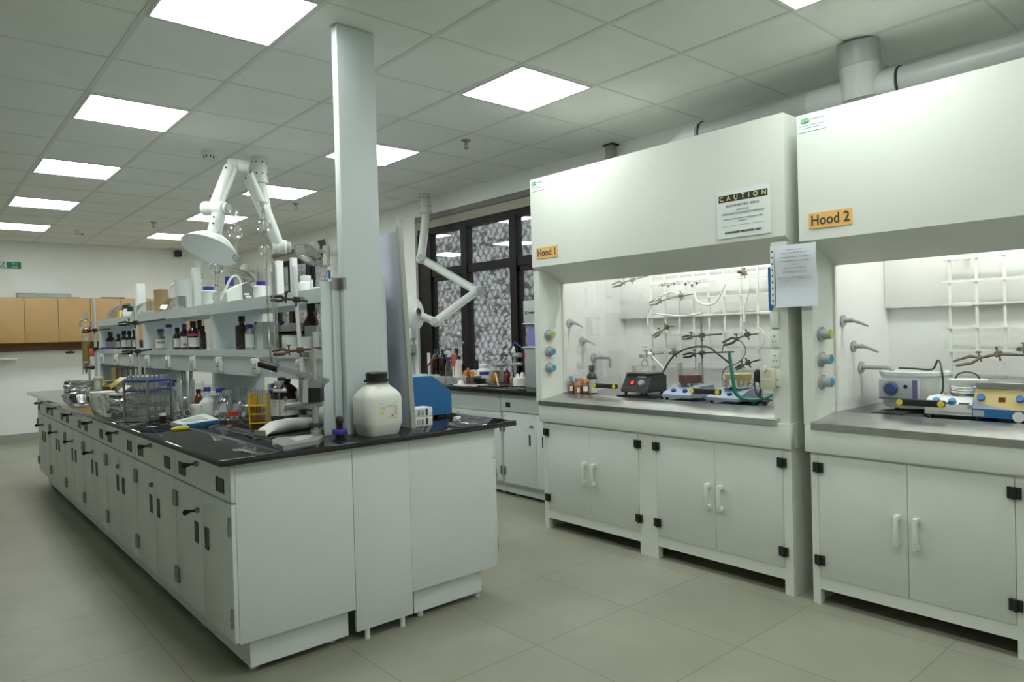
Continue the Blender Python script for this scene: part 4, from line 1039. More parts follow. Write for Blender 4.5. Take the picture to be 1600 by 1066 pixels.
wbottle(268, 645, 597, 17, 'clear bottle with dark blue cap right behind the blue topped basket', body=M_glass, cap=M_blue, neck=.6, sh=.68, caph=.14, capr=.75)
wbottle(256, 640, 596, 16, 'clear bottle with violet cap peeping over the blue topped basket', body=M_glass, cap=M_purple, neck=.6, sh=.68, caph=.14, capr=.75)
wbottle(274, 640, 594, 7, 'thin clear glass tube with a black cap behind the beakers', name='vial', cat='vial', body=M_glass2, cap=M_cap, neck=.9, sh=.7, caph=.07, capr=1)
# measuring glass beyond the trough
for px, pyb, pyt, wpx, lb in ((293, 628, 594, 22, 'tall glass jar of pale tubes on the far side of the rack'), (318, 626, 596, 18, 'clear measuring flask on the far side of the rack')):
    wflask(px, pyb, pyt, wpx, lb, kind='beaker' if px == 293 else 'volumetric')
b = WB(294, 622)
for k, (dx, dy) in enumerate(((-.03, 0), (-.01, .02), (.012, -.015), (.03, .01))):
    c = Vector((b.x+dx, b.y+dy, WT+.002)); t = thing('glass_pipette', 'pale pipette standing in the tall glass jar beyond the rack', 'pipette', c, group='pipettes in the tall jar')
    part(t, 'barrel', MB().tube([c, c+Vector((dx*.3, dy*.3, .20))], .008, 8), M_pw2)
    part(t, 'bulb', MB().sph(c+Vector((dx*.3, dy*.3, .21)), .011, 10), M_grey)

# balance and cutter
c = [ZP(*p_, WT+.016) for p_ in ((266, 661), (318, 647), (342, 656), (285, 664.5))]
t = thing('balance', 'flat white laboratory balance with a blue front strip', 'balance', (c[0]+c[2])/2*1.0)
t.location.z = WT
part(t, 'housing', MB().prism([(p_.x, p_.y) for p_ in c], 'xy', WT+.003, WT+.02), M_pw)
cc = (c[0]+c[1]+c[2]+c[3])/4
part(t, 'weighing_pan', MB().prism([tuple((cc+(Vector(p_)-cc)*.55).xy) for p_ in c], 'xy', WT+.02, WT+.0225), M_greylt)
e0, e1 = c[3], c[2]; dv = (e1-e0).normalized(); nv = Vector((dv.y, -dv.x, 0))
m = MB(); q0 = e0+(e1-e0)*.12; q1 = e0+(e1-e0)*.92
m.prism([tuple(v.xy) for v in (q0, q1, q1+nv*.022, q0+nv*.022)], 'xy', WT+.001, WT+.017)
part(t, 'front_strip', m, M_bluebox, 'blue strip'); m = MB(); qm = (q0+q1)/2
m.prism([tuple(v.xy) for v in (qm-dv*.012+nv*.004, qm+dv*.02+nv*.004, qm+dv*.02+nv*.018, qm-dv*.012+nv*.018)], 'xy', WT+.017, WT+.0185); part(t, 'button', m, M_dkblue)
for p_ in c: 
    f_ = cc+(p_-cc)*.88; part(t, 'foot', MB().cyl((f_.x, f_.y, WT), (f_.x, f_.y, WT+.003), .006, seg=10), M_black)
p0, p1, p2 = WB(267, 675), WB(296, 672), WB(328, 667)
for p_ in (p0, p1, p2): p_.z = WT+.012
t = thing('spatula_knife', 'yellow handled narrow knife lying on the black worktop', 'knife', (p0+p1)/2)
part(t, 'handle', MB().tube([p0, p0*.8+p1*.2, p1*.9+p0*.1, p1], [.005, .012, .011, .006], 10), M_yrod)
part(t, 'blade', MB().tube([p1, p1*.6+p2*.4-Vector((0, 0, .006)), p2-Vector((0, 0, .010))], [.004, .004, .0015], 6), M_dark)

# ------------------------------------------------------------------ far half of the bench
c0 = WB(237, 657)
# wire basket with blue top
q = [WB(*p_) for p_ in ((212, 646), (232, 660), (263, 655))]
ctr = (q[0]+q[2])/2; e1 = q[2]-q[1]; e2 = q[0]-q[1]
Wd = .17; Dp = .17; rzz = math.atan2(e1.y, e1.x); ctr = q[1]+e1.normalized()*Wd/2+Vector((-e1.y, e1.x, 0)).normalized()*Dp/2
t = thing('tube_basket', 'square steel test tube basket with a blue top plate on the black worktop', 'basket', ctr)
Mb = Matrix.Translation(ctr) @ Matrix.Rotation(rzz, 4, 'Z')
Hb = .235
for sx in (-1, 1):
    for sy in (-1, 1): part(t, 'corner_post', MB().box(sx*Wd/2-.005, sy*Dp/2-.005, 0, sx*Wd/2+.005, sy*Dp/2+.005, Hb, 0, Mb), M_nickel)
for z, mm, w_ in ((.004, M_nickel, .02), (.085, M_nickel, .012), (.145, M_nickel, .016), (.172, M_blue, .006), (Hb-.012, M_blue, .014)):
    f = MB()
    for sx in (-1, 1):
        f.box(sx*Wd/2-.003, -Dp/2+.005, z, sx*Wd/2+.003, Dp/2-.005, z+w_, 0, Mb); f.box(-Wd/2+.005, sx*Dp/2-.003, z, Wd/2-.005, sx*Dp/2+.003, z+w_, 0, Mb)
    part(t, 'hoop', f, mm, 'blue hoop' if mm is M_blue else None)
f = MB(); nn = 5
for i in range(nn+1):
    v = -Wd/2+Wd*i/nn
    f.box(v-.004, -Dp/2, Hb-.002, v+.004, Dp/2, Hb+.004, 0, Mb).box(-Wd/2, v*Dp/Wd-.004, Hb-.002, Wd/2, v*Dp/Wd+.004, Hb+.004, 0, Mb)
part(t, 'top_grid', f, mat('blue_grid', (.10, .16, .42), .4), 'blue top grid')
part(t, 'floor_plate', MB().box(-Wd/2+.006, -Dp/2+.006, .008, Wd/2-.006, Dp/2-.006, .011, 0, Mb), M_steel)
for i in range(nn):
    for j in range(nn):
        c = Mb @ Vector((-Wd/2+Wd*(i+.5)/nn, -Dp/2+Dp*(j+.5)/nn, .0112))
        u = thing('test_tube', 'clear test tube standing in the blue topped steel basket', 'test tube', c, group='tubes in the steel basket')
        part(u, 'glass_wall', MB().lathe([(0, 0), (.008, .003), (.0105, .012), (.0105, .245), (.012, .246), (.012, .249)], c, 10), M_glass)
wbottle(254, 659, 646, 10, 'small black vial with a white cap at the front of the steel basket', name='vial', cat='vial', body=M_cap, cap=M_pw, neck=.8, sh=.6, caph=.28, capr=1.05)
b = WB(236, 667); solo('paper_slip', 'small white slip of paper lying before the steel basket', 'paper', MB().box(-.025, -.01, 0, .025, .01, .0015, 0, Matrix.Translation(b)), M_paper, b)
b0, b1 = WB(196, 668), WB(226, 662)
t = thing('glass_rod', 'thin glass stirring rod lying before the steel basket', 'rod', (b0+b1)/2); part(t, 'shaft', MB().tube([b0+Vector((0, 0, .004)), b1+Vector((0, 0, .004))], .004, 8), M_glass2); part(t, 'tip', MB().sph(b1+Vector((0, 0, .005)), .005, 8), M_glass2)
# white tub
b = WB(161, 641); s = S(b); t = thing('plastic_tub', 'round white lidded plastic tub on the bench left of the foil parcel', 'tub', b); r = 16.5*s
part(t, 'tub', MB().lathe([(0, 0), (r*.9, 0), (r*.95, .01), (r, .105), (0, .105)], b, 32), M_pw2); part(t, 'lid', MB().lathe([(r*1.04, .092), (r*1.05, .122), (r*1.0, .126), (0, .126)], b, 32), M_pw)
# foil parcel
def crumple(c, sx, sy, sz, rz_, seed, n=5):
    rr = random.Random(seed); m = MB()
    bmesh.ops.create_cube(m.bm, size=1)
    bmesh.ops.subdivide_edges(m.bm, edges=m.bm.edges[:], cuts=n, use_grid_fill=True)
    for v in m.bm.verts:
        o = v.co.copy(); l = max(abs(o.x), abs(o.y), abs(o.z))*2
        k = .9+.16*rr.random()
        v.co = Vector((o.x*sx*k+rr.uniform(-.006, .006), o.y*sy*k+rr.uniform(-.006, .006), (o.z+.5)*sz*(1 if o.z < -.49 else k)))
    bmesh.ops.transform(m.bm, matrix=Matrix.Translation(c) @ Matrix.Rotation(rz_, 4, 'Z'), verts=m.bm.verts)
    return m
b = WB(193, 648); solo('foil_parcel', 'crumpled foil covered box beside the blue topped steel basket', 'foil parcel', crumple(b, .23, .16, .135, .2, 3), M_foil, b)
b = WB(133, 617); t = thing('foil_tray', 'foil wrapped trays stacked near the far end of the bench', 'foil tray', b)
part(t, 'foil', crumple(b, .28, .22, .09, .1, 8, 6), M_foil); part(t, 'foil', crumple(b+Vector((.06, .05, .088)), .26, .2, .04, .5, 9, 5), M_foil)
b = WB(157, 621); solo('foil_sheet', 'small crumpled sheet of foil in front of the foil trays', 'foil', crumple(b, .16, .12, .06, .6, 5, 5), M_foil, b)
b = WB(113, 614); t = thing('black_case', 'small black case at the far left end of the bench', 'case', b); part(t, 'case', MB().box(-.06, -.05, 0, .06, .05, .115, .02, Matrix.Translation(b)), M_dark); part(t, 'catch', MB().box(-.01, -.054, .05, .01, -.05, .07, 0, Matrix.Translation(b)), M_grey)
b = WB(134, 609); t = thing('round_cover', 'round dark cover lying behind the foil trays', 'cover', b); part(t, 'disc', MB().lathe([(0, 0), (.10, 0), (.11, .02), (.09, .05), (0, .055)], b, 24), M_dark); part(t, 'knob', MB().cyl(b+Vector((0, 0, .055)), b+Vector((0, 0, .075)), .02), M_dark)
wbottle(154, 618, 588, 11, 'slim white bottle with flat lid beside the far retort rod', body=M_pw2, cap=M_pw, neck=.95, sh=.75, caph=.12, capr=1.25)
b = WB(141, 617); t = thing('glass_stirrer', 'upright thin glass rod among the foil trays', 'rod', Vector((b.x, b.y, WT+.09))); part(t, 'shaft', MB().cyl(Vector((b.x, b.y, WT+.13)), Vector((b.x, b.y, WT+.30)), .01), M_glass2); part(t, 'tip', MB().sph(Vector((b.x, b.y, WT+.30)), .012, 10), M_glass2)
b = WB(171, 622); t = thing('tape_roll', 'dark blue roll standing between the foil and the yellow racks', 'roll', b); part(t, 'roll', MB().lathe([(.025, 0), (.045, 0), (.045, .10), (.025, .10)], b, 20), M_blue); part(t, 'core', MB().lathe([(.018, .002), (.025, .002), (.025, .098), (.018, .098)], b, 16), M_kraft)
# yellow racks
def simple_rack(px, py, lab, Wd, Dp, H, m, rzz, tilt=0, holes=True, levels=(.004, .06, .12)):
    b = WB(px, py); t = thing('test_tube_rack', lab, 'test tube rack', b)
    M = Matrix.Translation(b) @ Matrix.Rotation(rzz, 4, 'Z') @ Matrix.Rotation(tilt, 4, 'X')
    for z in levels: part(t, 'shelf_plate', MB().box(-Wd/2, -Dp/2, z, Wd/2, Dp/2, z+.006, .001, M), m)
    for sx in (-1, 1): part(t, 'side_plate', MB().box(sx*Wd/2-.004, -Dp/2, 0, sx*Wd/2+.004, Dp/2, H, 0, M), m)
    return t, M
t1, M1 = simple_rack(183, 616, 'open pale orange tube rack on the bench between foil and basket', .26, .10, .15, mat('amber_acrylic', (.62, .42, .08), .3), .1)
t2, M2 = simple_rack(201, 610, 'olive yellow tube rack holding tall white tubes at the far retort rod', .24, .12, .22, M_gold, .1, levels=(.004, .10, .205))
for k in range(5):
    c = M2 @ Vector((-.09+.045*k, 0, .0105)); u = thing('plastic_tube', 'tall white plastic tube standing in the olive yellow rack', 'tube', c, group='white tubes in the olive rack')
    part(u, 'tube_wall', MB().lathe([(0, 0), (.012, .004), (.014, .02), (.014, .28+.02*(k % 2)), (0, .28+.02*(k % 2))], c, 12), M_pw2)
    part(u, 'cap', MB().lathe([(.0155, .27+.02*(k % 2)), (.0155, .295+.02*(k % 2)), (0, .297+.02*(k % 2))], c, 12), M_pw if k else M_cap)
b = WB(190, 622); t = thing('test_tube_rack', 'small olive rack tipped on its side on the foil parcel side of the bench', 'test tube rack', b)
Mt = Matrix.Translation(b+Vector((0, 0, .03))) @ Matrix.Rotation(.3, 4, 'Z') @ Matrix.Rotation(-.55, 4, 'Y')
part(t, 'side_plate', MB().box(-.07, -.05, .0, -.062, .05, .13, 0, Mt), M_gold)
part(t, 'shelf_plate', MB().box(-.062, -.05, .02, .09, .05, .026, 0, Mt), M_gold); part(t, 'shelf_plate', MB().box(-.062, -.05, .10, .09, .05, .106, 0, Mt), M_gold)
part(t, 'rest_foot', MB().box(.04, -.05, -.03-.0, .05, .05, .03, 0, Matrix.Translation(b+Vector((0, 0, .03)))), M_gold)

# retort stands with burette and columns
s1, b1_, p1_ = rod_stand((146.5, 465), 152, 618, .011, 'retort stand with a thin rod at the far end of the bench, holding the burette', .055)
s2, b2_, p2_ = rod_stand((209.5, 468), 223, 640, .011, 'retort stand with a pale rod behind the blue topped basket', .12)
b3_, p3_ = XP(476, 634, .600), XP(459, 417, .600)
t = thing('support_rod', 'pale upright rod fixed to the rack beside the lever press, carrying two clamps', 'rod', b3_)
part(t, 'rod', MB().cyl(b3_, p3_, .0105, seg=14), M_pw2)
for z in (1.512, 1.247):
    f = (z-b3_.z)/(p3_.z-b3_.z); c = b3_*(1-f)+p3_*f
    part(t, 'rack_bracket', MB().box(.600, c.y-.012, z-.012, RX0-.003, c.y+.012, z+.012, .002), M_nickel)
def on_rod(b, p, py):
    k0, k1 = PJ(b)[1], PJ(p)[1]; f = (k0-py)/(k0-k1); return b*(1-f)+p*f
dep = (b1_-CAM).dot(FX)
bu = DP(134, 555, dep)
t = thing('burette', 'glass burette half filled with amber liquid at the far end of the bench', 'burette', bu)
def zz(py): return DP(134, py, dep)
for nm, a, b_, r, mm in (('glass_tube', 585, 520, .030, M_glass), ('liquid', 565, 533, .026, mat('amber_solution', (.42, .32, .03), .15)), ('lower_tip', 583, 567, .022, M_amberliq), ('outlet', 584, 570, .006, M_glass2), ('neck', 521, 513, .014, M_glass), ('collar', 538, 528, .018, M_pw2)):
    part(t, nm, MB().cyl(DP(135, a, dep) if nm != 'collar' else DP(134.5, a, dep), DP(134.3, b_, dep), r if nm != 'lower_tip' else .006, r, seg=18), mm)
part(t, 'bulb', MB().sph(DP(133.8, 507, dep), .052, 20), M_glass); part(t, 'mouth', MB().cyl(DP(133.6, 500, dep), DP(133.5, 489, dep), .018, seg=14), M_glass2)
part(t, 'tap', MB().cyl(DP(131, 575, dep), DP(143, 575, dep), .008, seg=10).sph(DP(144.5, 574.5, dep), .02, 10), M_dark, 'black tap')
clamp(DP(130, 518, dep), on_rod(b1_, p1_, 516), DP(172, 514, dep), 'dark clamp gripping the neck of the glass bulb at the far end', M_iron, jaw=.06, rodr=.006)
clamp(DP(132, 546, dep), on_rod(b1_, p1_, 545), DP(160, 545, dep), 'dark clamp gripping the burette tube at the far end', M_iron, jaw=.06, rodr=.006)
q = DP(145, 551, dep); solo('red_card', 'small red card hanging beside the amber burette', 'card', MB().box(-.03, -.003, -.035, .03, .003, .035, .001, Matrix.Translation(q)), M_coral, q)
d2 = (b2_-CAM).dot(FX)
clamp(DP(187, 506, d2), on_rod(b2_, p2_, 504.5), DP(258, 499, d2+.5), 'dark three pronged clamp pointing left just below the top shelf edge', M_iron, jaw=.12, rodr=.007)
clamp(DP(192, 551, d2), on_rod(b2_, p2_, 549), DP(236, 546, d2+.3), 'dark three pronged clamp pointing left in front of the middle shelf edge', M_iron, jaw=.12, rodr=.007)
d3 = ((b3_+p3_)/2-CAM).dot(FX)-.03
clamp(DP(424, 466, d3), on_rod(b3_, p3_, 469), DP(504, 474, d3+.05), 'dark clamp gripping the tall glass column before the top shelf', M_iron, jaw=.095, rodr=.006)
clamp(DP(428, 551, d3), on_rod(b3_, p3_, 548), DP(497, 544, d3+.0), 'rusty brown clamp gripping the tall glass column before the middle shelf', mat('rusty_clamp', (.16, .085, .055), .55, .3, noise=.3, nscale=50), jaw=.095, rodr=.006)
# tall column held by the two clamps
t = thing('glass_column', 'tall clear glass chromatography column held by the near clamps', 'glass column', DP(427, 590, d3-.01))
sc = d3/FPX
def L3(px, r1, pts):   # lathe-like tube of revolution along a picture column
    m = MB(); m.tube([DP(px+(py-400)*.045, py, d3-.01) for py, r in pts], [r*sc for py, r in pts], 20); return m
part(t, 'tube_wall', L3(421.5, 0, [(588, 2), (572, 2.2), (566, 5), (560, 7.5), (420, 8.2), (410, 6.5), (404, 3.2), (394, 3.2)]), M_glass)
part(t, 'inner_tube', MB().tube([DP(430, 555, d3-.01), DP(424.5, 425, d3-.01)], .004, 8), M_glass2)
part(t, 'frosted_joint', L3(421.5, 0, [(402, 3.4), (394, 3.9)]), M_glass2)
part(t, 'tap', MB().cyl(DP(423, 581, d3-.03), DP(436, 579, d3-.03), .006), M_pw)

# columns with bulbs standing behind the rack
def bulb_column(px, funnel, bulbs, bot, dep, label, rt=2.2, slope=.045):
    def at(py): return DP(px+(py-funnel)*slope, py, dep)
    sc = dep/FPX; t = thing('bulb_column', label, 'glass column', at(bot))
    m = MB()
    if funnel: part(t, 'funnel_mouth', MB().tube([at(funnel), at(funnel+3), at(funnel+9), at(funnel+16)], [7.5*sc, 7*sc, 2.6*sc, 2.4*sc], 18), M_glass2)
    for py, r in bulbs: part(t, 'bulb', MB().sph(at(py), r*sc, 22), M_glass)
    part(t, 'stem', MB().tube([at(funnel+10), at(bot)], rt*sc, 12), M_glass)
    return t
bulb_column(365.5, 328, [(363, 11.2), (403, 6)], 476, 4.7, 'glass bulb column with funnel mouth beside the dome hood')
bulb_column(410.5, 316, [(353, 11.5), (391, 9)], 480, 4.6, 'glass double bulb column in front of the arm of the suction hood')
bulb_column(338, 405, [(418, 11), (452, 8)], 476, 5.4, 'glass bulb flask standing below the dome hood', 2.4, .02)
bulb_column(310, 408, [(433, 6.5)], 478, 5.2, 'small glass funnel with bulb behind the white strip under the dome hood', 1.5, .03)

# ------------------------------------------------------------------ goods on the top shelf of the rack
TS, MS = 1.556, 1.266
def white_strip(px, pt, w, x, label, mm=None):
    b = SH(px, x, TS); s = S(b); h = (PJ(b)[1]-pt)*s; ww = w*s/2
    t = thing('drying_tube', label, 'box', b, group=None)
    part(t, 'carton', MB().box(-ww, -ww, 0, ww, ww, h-.004, .002, Matrix.Translation(b)), mm or M_pw); part(t, 'end_flap', MB().box(-ww*.98, -ww*.98, h-.004, ww*.98, ww*.98, h, 0, Matrix.Translation(b)), M_paper)
white_strip(460, 403, 9, .70, 'tall narrow white box on the top shelf behind the near support rod')
white_strip(437, 408, 11, .80, 'tall narrow white box on the top shelf right of the tall glass column')
white_strip(308, 418, 11, .68, 'tall narrow white box on the top shelf under the dome hood rim')
white_strip(221, 443, 11, .80, 'tall white box far back on the top shelf beside the kraft paper roll')
sbottle(478, .74, TS, 431, 23, 'white plastic bottle with white cap at the near end of the top shelf', body=M_pw, cap=M_pw, neck=.62, sh=.55, caph=.22, capr=.70)
b = SH(487, .70, TS); s = S(b); solo('white_stick', 'small white upright stick at the near end of the top shelf', 'stick', MB().box(-.006, -.006, 0, .006, .006, .055, .001, Matrix.Translation(b)), M_pw, b)
b = SH(497, .68, TS); solo('cotton_pad', 'tiny white pad lying at the near end of the top shelf', 'pad', MB().lathe([(0, 0), (.022, 0), (.02, .012), (0, .014)], b, 14), M_pw, b)
b = Vector((.70, -1.604, 1.587)); t = thing('blue_pen', 'short blue pen standing on the corner bracket of the rack', 'pen', Vector((.675, -1.606, 1.586)))
q = t.location; part(t, 'barrel', MB().cyl(q+Vector((0, 0, .012)), q+Vector((0, 0, .05)), .0055), M_bluebox); part(t, 'tip', MB().cyl(q, q+Vector((0, 0, .013)), .002, .004), M_pw)
sbottle(409, .72, TS, 440, 24, 'white square-shouldered bottle with purple cap on the top shelf left of the tall column', body=M_pw, cap=M_purple, neck=.55, sh=.70, caph=.24, capr=.62)
sbottle(360, .88, TS, 433, 15, 'small clear bottle with purple cap behind the grey visor on the top shelf', body=M_glass2, cap=M_purple, neck=.7, sh=.5, caph=.28, capr=.9)
sbottle(327, .69, TS, 448, 22, 'white jar bottle with bright blue cap and small label on the top shelf', body=M_pw2, cap=M_blue, lab=M_label, neck=.62, sh=.74, caph=.22, capr=.72, lz=(.05, .55), arc=1.8)
b = SH(319, .75, TS); solo('green_marker', 'tiny dark green marker behind the blue capped white jar', 'marker', MB().cyl(b, b+Vector((0, 0, .14)), .006), M_sgreen, b)
# white jug
b = SH(290, .89, TS); s = S(b); r = 15*s; h = (PJ(b)[1]-438)*s
t = thing('plastic_jug', 'large white plastic jug with handle on the top shelf left of the narrow white box', 'jug', b)
part(t, 'body', MB().lathe([(0, 0), (r*.86, 0), (r*.88, .01), (r, h*.97), (r*1.04, h), (r*.96, h), (r*.84, .015), (0, .015)], b, 28), M_pw2)
v = -RX; v.z = 0; v.normalize(); part(t, 'handle', MB().tube([b+v*r*.95+Vector((0, 0, h*.88)), b+v*r*1.5+Vector((0, 0, h*.82)), b+v*r*1.55+Vector((0, 0, h*.5)), b+v*r*.9+Vector((0, 0, h*.28))], .012, 8, 5), M_pw2)
# kraft roll
b = SH(254, .80, TS); s = S(b); r = 11.5*s; h = (PJ(b)[1]-453)*s
t = thing('kraft_tube', 'brown kraft paper cylinder standing on the top shelf', 'paper roll', b)
part(t, 'wrapper', MB().lathe([(r*.93, 0), (r, 0), (r, h), (r*.93, h), (r*.93, 0)], b, 28), M_kraft); part(t, 'core', MB().lathe([(0, .002), (r*.92, .002), (r*.92, h*.96), (0, h*.96)], b, 24), mat('kraft_core', (.24, .17, .075), .8))
def face_shield(px0, px1, pt, x, label, boxw=True):
    a = SH(px0, x, TS); s = S(a); b = SH(px1, x+(px1-px0)*s*.95, TS)
    b = Vector((a.x+(px1-px0)*s*.95, a.y, TS)); h = (PJ((a+b)/2)[1]-pt)*s; L = (b-a).length; W2 = .10
    t = thing('face_shield', label, 'face shield', (a+b)/2, group=None)
    n = 12; m = MB(); vs = []; fs = []
    for i in range(n+1):
        f = i/n; X = a.x+L*f*.94; Z = TS+.004+h*math.sin(min(f*1.25, 1.0)*PI/2)**.8*(1-.05*f)
        for sy in (-1, 1):
            vs.append((X, a.y+sy*W2*(1-.15*(1-f)), Z)); vs.append((X+.002, a.y+sy*W2*(1-.15*(1-f)), Z-.003))
    for i in range(n):
        o = i*4; fs += [(o, o+4, o+6, o+2), (o+1, o+3, o+7, o+5), (o, o+1, o+5, o+4), (o+2, o+6, o+7, o+3)]
    fs += [(0, 2, 3, 1), (n*4, n*4+1, n*4+3, n*4+2)]
    m._new(vs, fs); part(t, 'visor', m, M_visor)
    for sy in (-1, 1):
        pts = [(a.x+.01, TS+.001)]+[(vs[i*4][0], vs[i*4][2]-.004) for i in range(n+1)]+[(b.x-L*.06, TS+.001)]
        part(t, 'side_visor', MB().prism(pts, 'xz', a.y+sy*W2*.86-.001, a.y+sy*W2*.86+.001), M_visor)
    part(t, 'brow_guard', MB().prism([(b.x-L*.08, TS), (b.x-L*.02, TS), (b.x-L*.04, TS+h*.96), (b.x-L*.12, TS+h*.96)], 'xz', a.y-W2, a.y+W2), M_grey)
    if boxw: part(t, 'headband', MB().box(a.x+L*.35, a.y-W2*.7, TS, b.x-L*.12, a.y+W2*.5, TS+h*.32, .008), M_pw)
face_shield(166, 203, 474, .66, 'clear curved face shield farthest along the top shelf', False)
face_shield(207, 243, 470, .66, 'clear curved face shield left of the kraft paper roll')
face_shield(252, 288, 463, .66, 'clear curved face shield right of the kraft paper roll')
# white box with grey visor
a = SH(365, .70, TS); s = S(a)
t = thing('face_shield', 'grey tinted face shield with white frame and clear loop on the top shelf', 'face shield', a)
part(t, 'frame_block', MB().prism([(-14*s, 0), (10*s, 0), (9*s, 27*s), (4*s, 25*s), (-14*s, 14*s)], 'xz', -.05, .05, Matrix.Translation(a)), M_pw)
part(t, 'visor', MB().prism([(10*s, 0), (32*s, 0), (27*s, 18*s), (19*s, 31*s), (9*s, 27*s)], 'xz', -.06, .05, Matrix.Translation(a)), mat('grey_visor', (.16, .165, .17), .15))
part(t, 'clear_loop', MB().tube([a+Vector((x*s, -.04, z*s)) for x, z in ((-24, 2), (-16, 18), (-8, 34), (0, 40), (6, 36), (8, 28))], .007, 8, 4), M_pw2)
for k in range(3): part(t, 'clip', MB().box((11+2*k)*s, -.066, (10-4*k)*s, (19+3*k)*s, -.061, (13-4*k)*s, 0, Matrix.Translation(a)), M_pw)
wv = SH(347, .70, TS); solo('clear_pouch', 'crinkled clear plastic pouch on the top shelf before the white framed visor', 'pouch', crumple(wv, .09, .06, .07, .2, 21), M_glass2, wv)
# small goods at the far end
sbottle(197, .76, TS, 477, 12, 'small black bottle with white label on the far top shelf', body=M_dark, cap=M_cap, lab=M_label, neck=.7, sh=.74, caph=.2, capr=.75, lz=(.2, .7), arc=1.2)
sbottle(205, .78, TS, 479, 11, 'small black bottle just left of the far pale rod on the top shelf', body=M_cap, cap=M_cap, neck=.75, sh=.74, caph=.2, capr=.8)
sbottle(216, .84, TS, 478, 9, 'tiny bottle with violet cap just right of the far pale rod', body=M_glass2, cap=M_purple, neck=.7, sh=.6, caph=.3, capr=.9)
for px, w_, h_, mm, lb in ((186, .055, .06, M_yellow, 'small yellow box under the farthest face shield'), (196, .11, .04, M_paper, 'flat white box at the front edge of the far top shelf')):
    b = SH(px, .69, TS); b.y -= .13; t = thing('small_box', lb, 'box', b); part(t, 'carton', MB().box(-w_/2, -.03, 0, w_/2, .03, h_, .001, Matrix.Translation(b)), mm); part(t, 'lid_flap', MB().box(-w_/2*.98, -.029, h_, w_/2*.98, .029, h_+.002, 0, Matrix.Translation(b)), M_paper)

# ------------------------------------------------------------------ bottles on the middle shelf
def mid(px, pt, w, label, x=.72, **k): return sbottle(px, x, MS, pt, w, label, **k)
mid(173, 519, 13, 'dark amber bottle standing alone at the far end of the middle shelf', lab=M_grey, cap=M_cap, neck=.42, sh=.55, caph=.2, lz=(.08, .45))
for px, pt, w, lb, x in ((186, 522, 9, 'amber bottle at the left of the far row of four', .74), (194.5, 517, 11, 'amber bottle with white label, second of the far row of four', .70), (203, 517, 10, 'amber bottle, third of the far row of four', .74), (211, 516, 10, 'amber bottle tucked behind the far pale rod', .72)):
    mid(px, pt, w, lb, x, lab=M_label, cap=M_cap, neck=.5, sh=.60, caph=.22, lz=(.12, .5), arc=1.6, group=None)
b = SH(166, .67, MS); solo('purple_cap', 'loose flat purple cap lying at the far front of the middle shelf', 'cap', MB().lathe([(0, 0), (.05, 0), (.048, .018), (0, .02)], b, 18), M_purple, b)
mid(252, 514, 17, 'tan bottle with blue cap and a large handwritten label on the middle shelf', .70, body=mat('tan_glass', (.30, .24, .17), .2), cap=M_blue, lab=M_paper, neck=.5, sh=.45, caph=.17, capr=.58, lz=(.06, .5), arc=2.4)
t = [o for o in SC.objects if o.get('label', '').startswith('tan bottle')][0]
b = t.location; d = Vector((CAM.x-b.x, CAM.y-b.y, 0)).normalized(); sd = Vector((-d.y, d.x, 0)); s = S(b)
text(t, 'lettering', 'HNO3', .022, b+d*(8.5*s*1.05)+Vector((0, 0, .052)), sd, (0, 0, 1), M_ink, bold=.0006)
mid(245, 517, 9, 'small dark bottle half hidden behind the tan bottle', .84, cap=M_cap, neck=.5, sh=.6, caph=.2)
mid(265, 507, 12, 'tall clear bottle with purple cap right of the tan bottle', .74, body=M_glass, cap=M_purple, neck=.45, sh=.66, caph=.12, capr=.8)
for px, pt, w, lb, x, cp, lz in ((278, 512, 13, 'amber bottle with pale label, left end of the middle bay row', .70, M_cap, (.1, .5)), (289, 506, 14, 'amber bottle with purple cap and white red-marked label in the middle bay', .70, M_purple, (.08, .5)), (303, 502, 18, 'large amber bottle with white red-topped label in the middle bay', .68, M_cap, (.1, .42)), (313, 500, 13, 'tall amber bottle behind the large one in the middle bay', .80, M_cap, (.1, .4)), (318.5, 509, 9, 'dark bottle with a green cap line beside the divider of the middle bay', .72, M_cap, (.3, .5))):
    t = mid(px, pt, w, lb, x, lab=M_label if px < 310 else None, cap=cp, neck=.42, sh=.60, caph=.2, lz=lz, arc=2.0)
    if px in (289, 303):
        b = t.location; d = Vector((CAM.x-b.x, CAM.y-b.y, 0)).normalized(); sd = Vector((-d.y, d.x, 0)); s = S(b)
        zr = .10 if px == 303 else .035; wr_ = 8*s if px == 303 else 2.6*s
        c = b+d*(w*s/2*1.0)+Vector((0, 0, zr))
        part(t, 'red_mark', MB().box(-wr_, -.004, -.006, wr_, .004, .006, 0, Matrix.Translation(c) @ Matrix.Rotation(math.atan2(sd.y, sd.x), 4, 'Z')), M_skin)
mid(379, 494, 20, 'big plain amber bottle in the near bay of the middle shelf', .72, cap=M_cap, neck=.42, sh=.68, caph=.15)
mid(391, 507, 15, 'small clear bottle with purple cap and paper wrapping next to the big amber bottle', .69, body=M_glass2, cap=M_purple, lab=M_paper, neck=.55, sh=.6, caph=.15, capr=.7, lz=(.1, .6), arc=2)
mid(404, 503, 15, 'tall square white bottle with purple cap in the near bay', .74, body=M_pw2, cap=M_purple, neck=.6, sh=.84, caph=.09, capr=.7, sq=True)
b = SH(417, .74, MS); s = S(b); t = thing('carton', 'tall pale upright carton with a framed label in the near bay', 'carton', b); hh = (PJ(b)[1]-503)*s
part(t, 'box', MB().box(-.04, -.04, 0, .04, .04, hh, .002, Matrix.Translation(b)), M_pw2); part(t, 'framed_label', MB().box(-.012, -.0415, hh*.15, .028, -.04, hh*.6, 0, Matrix.Translation(b)), M_greylt)
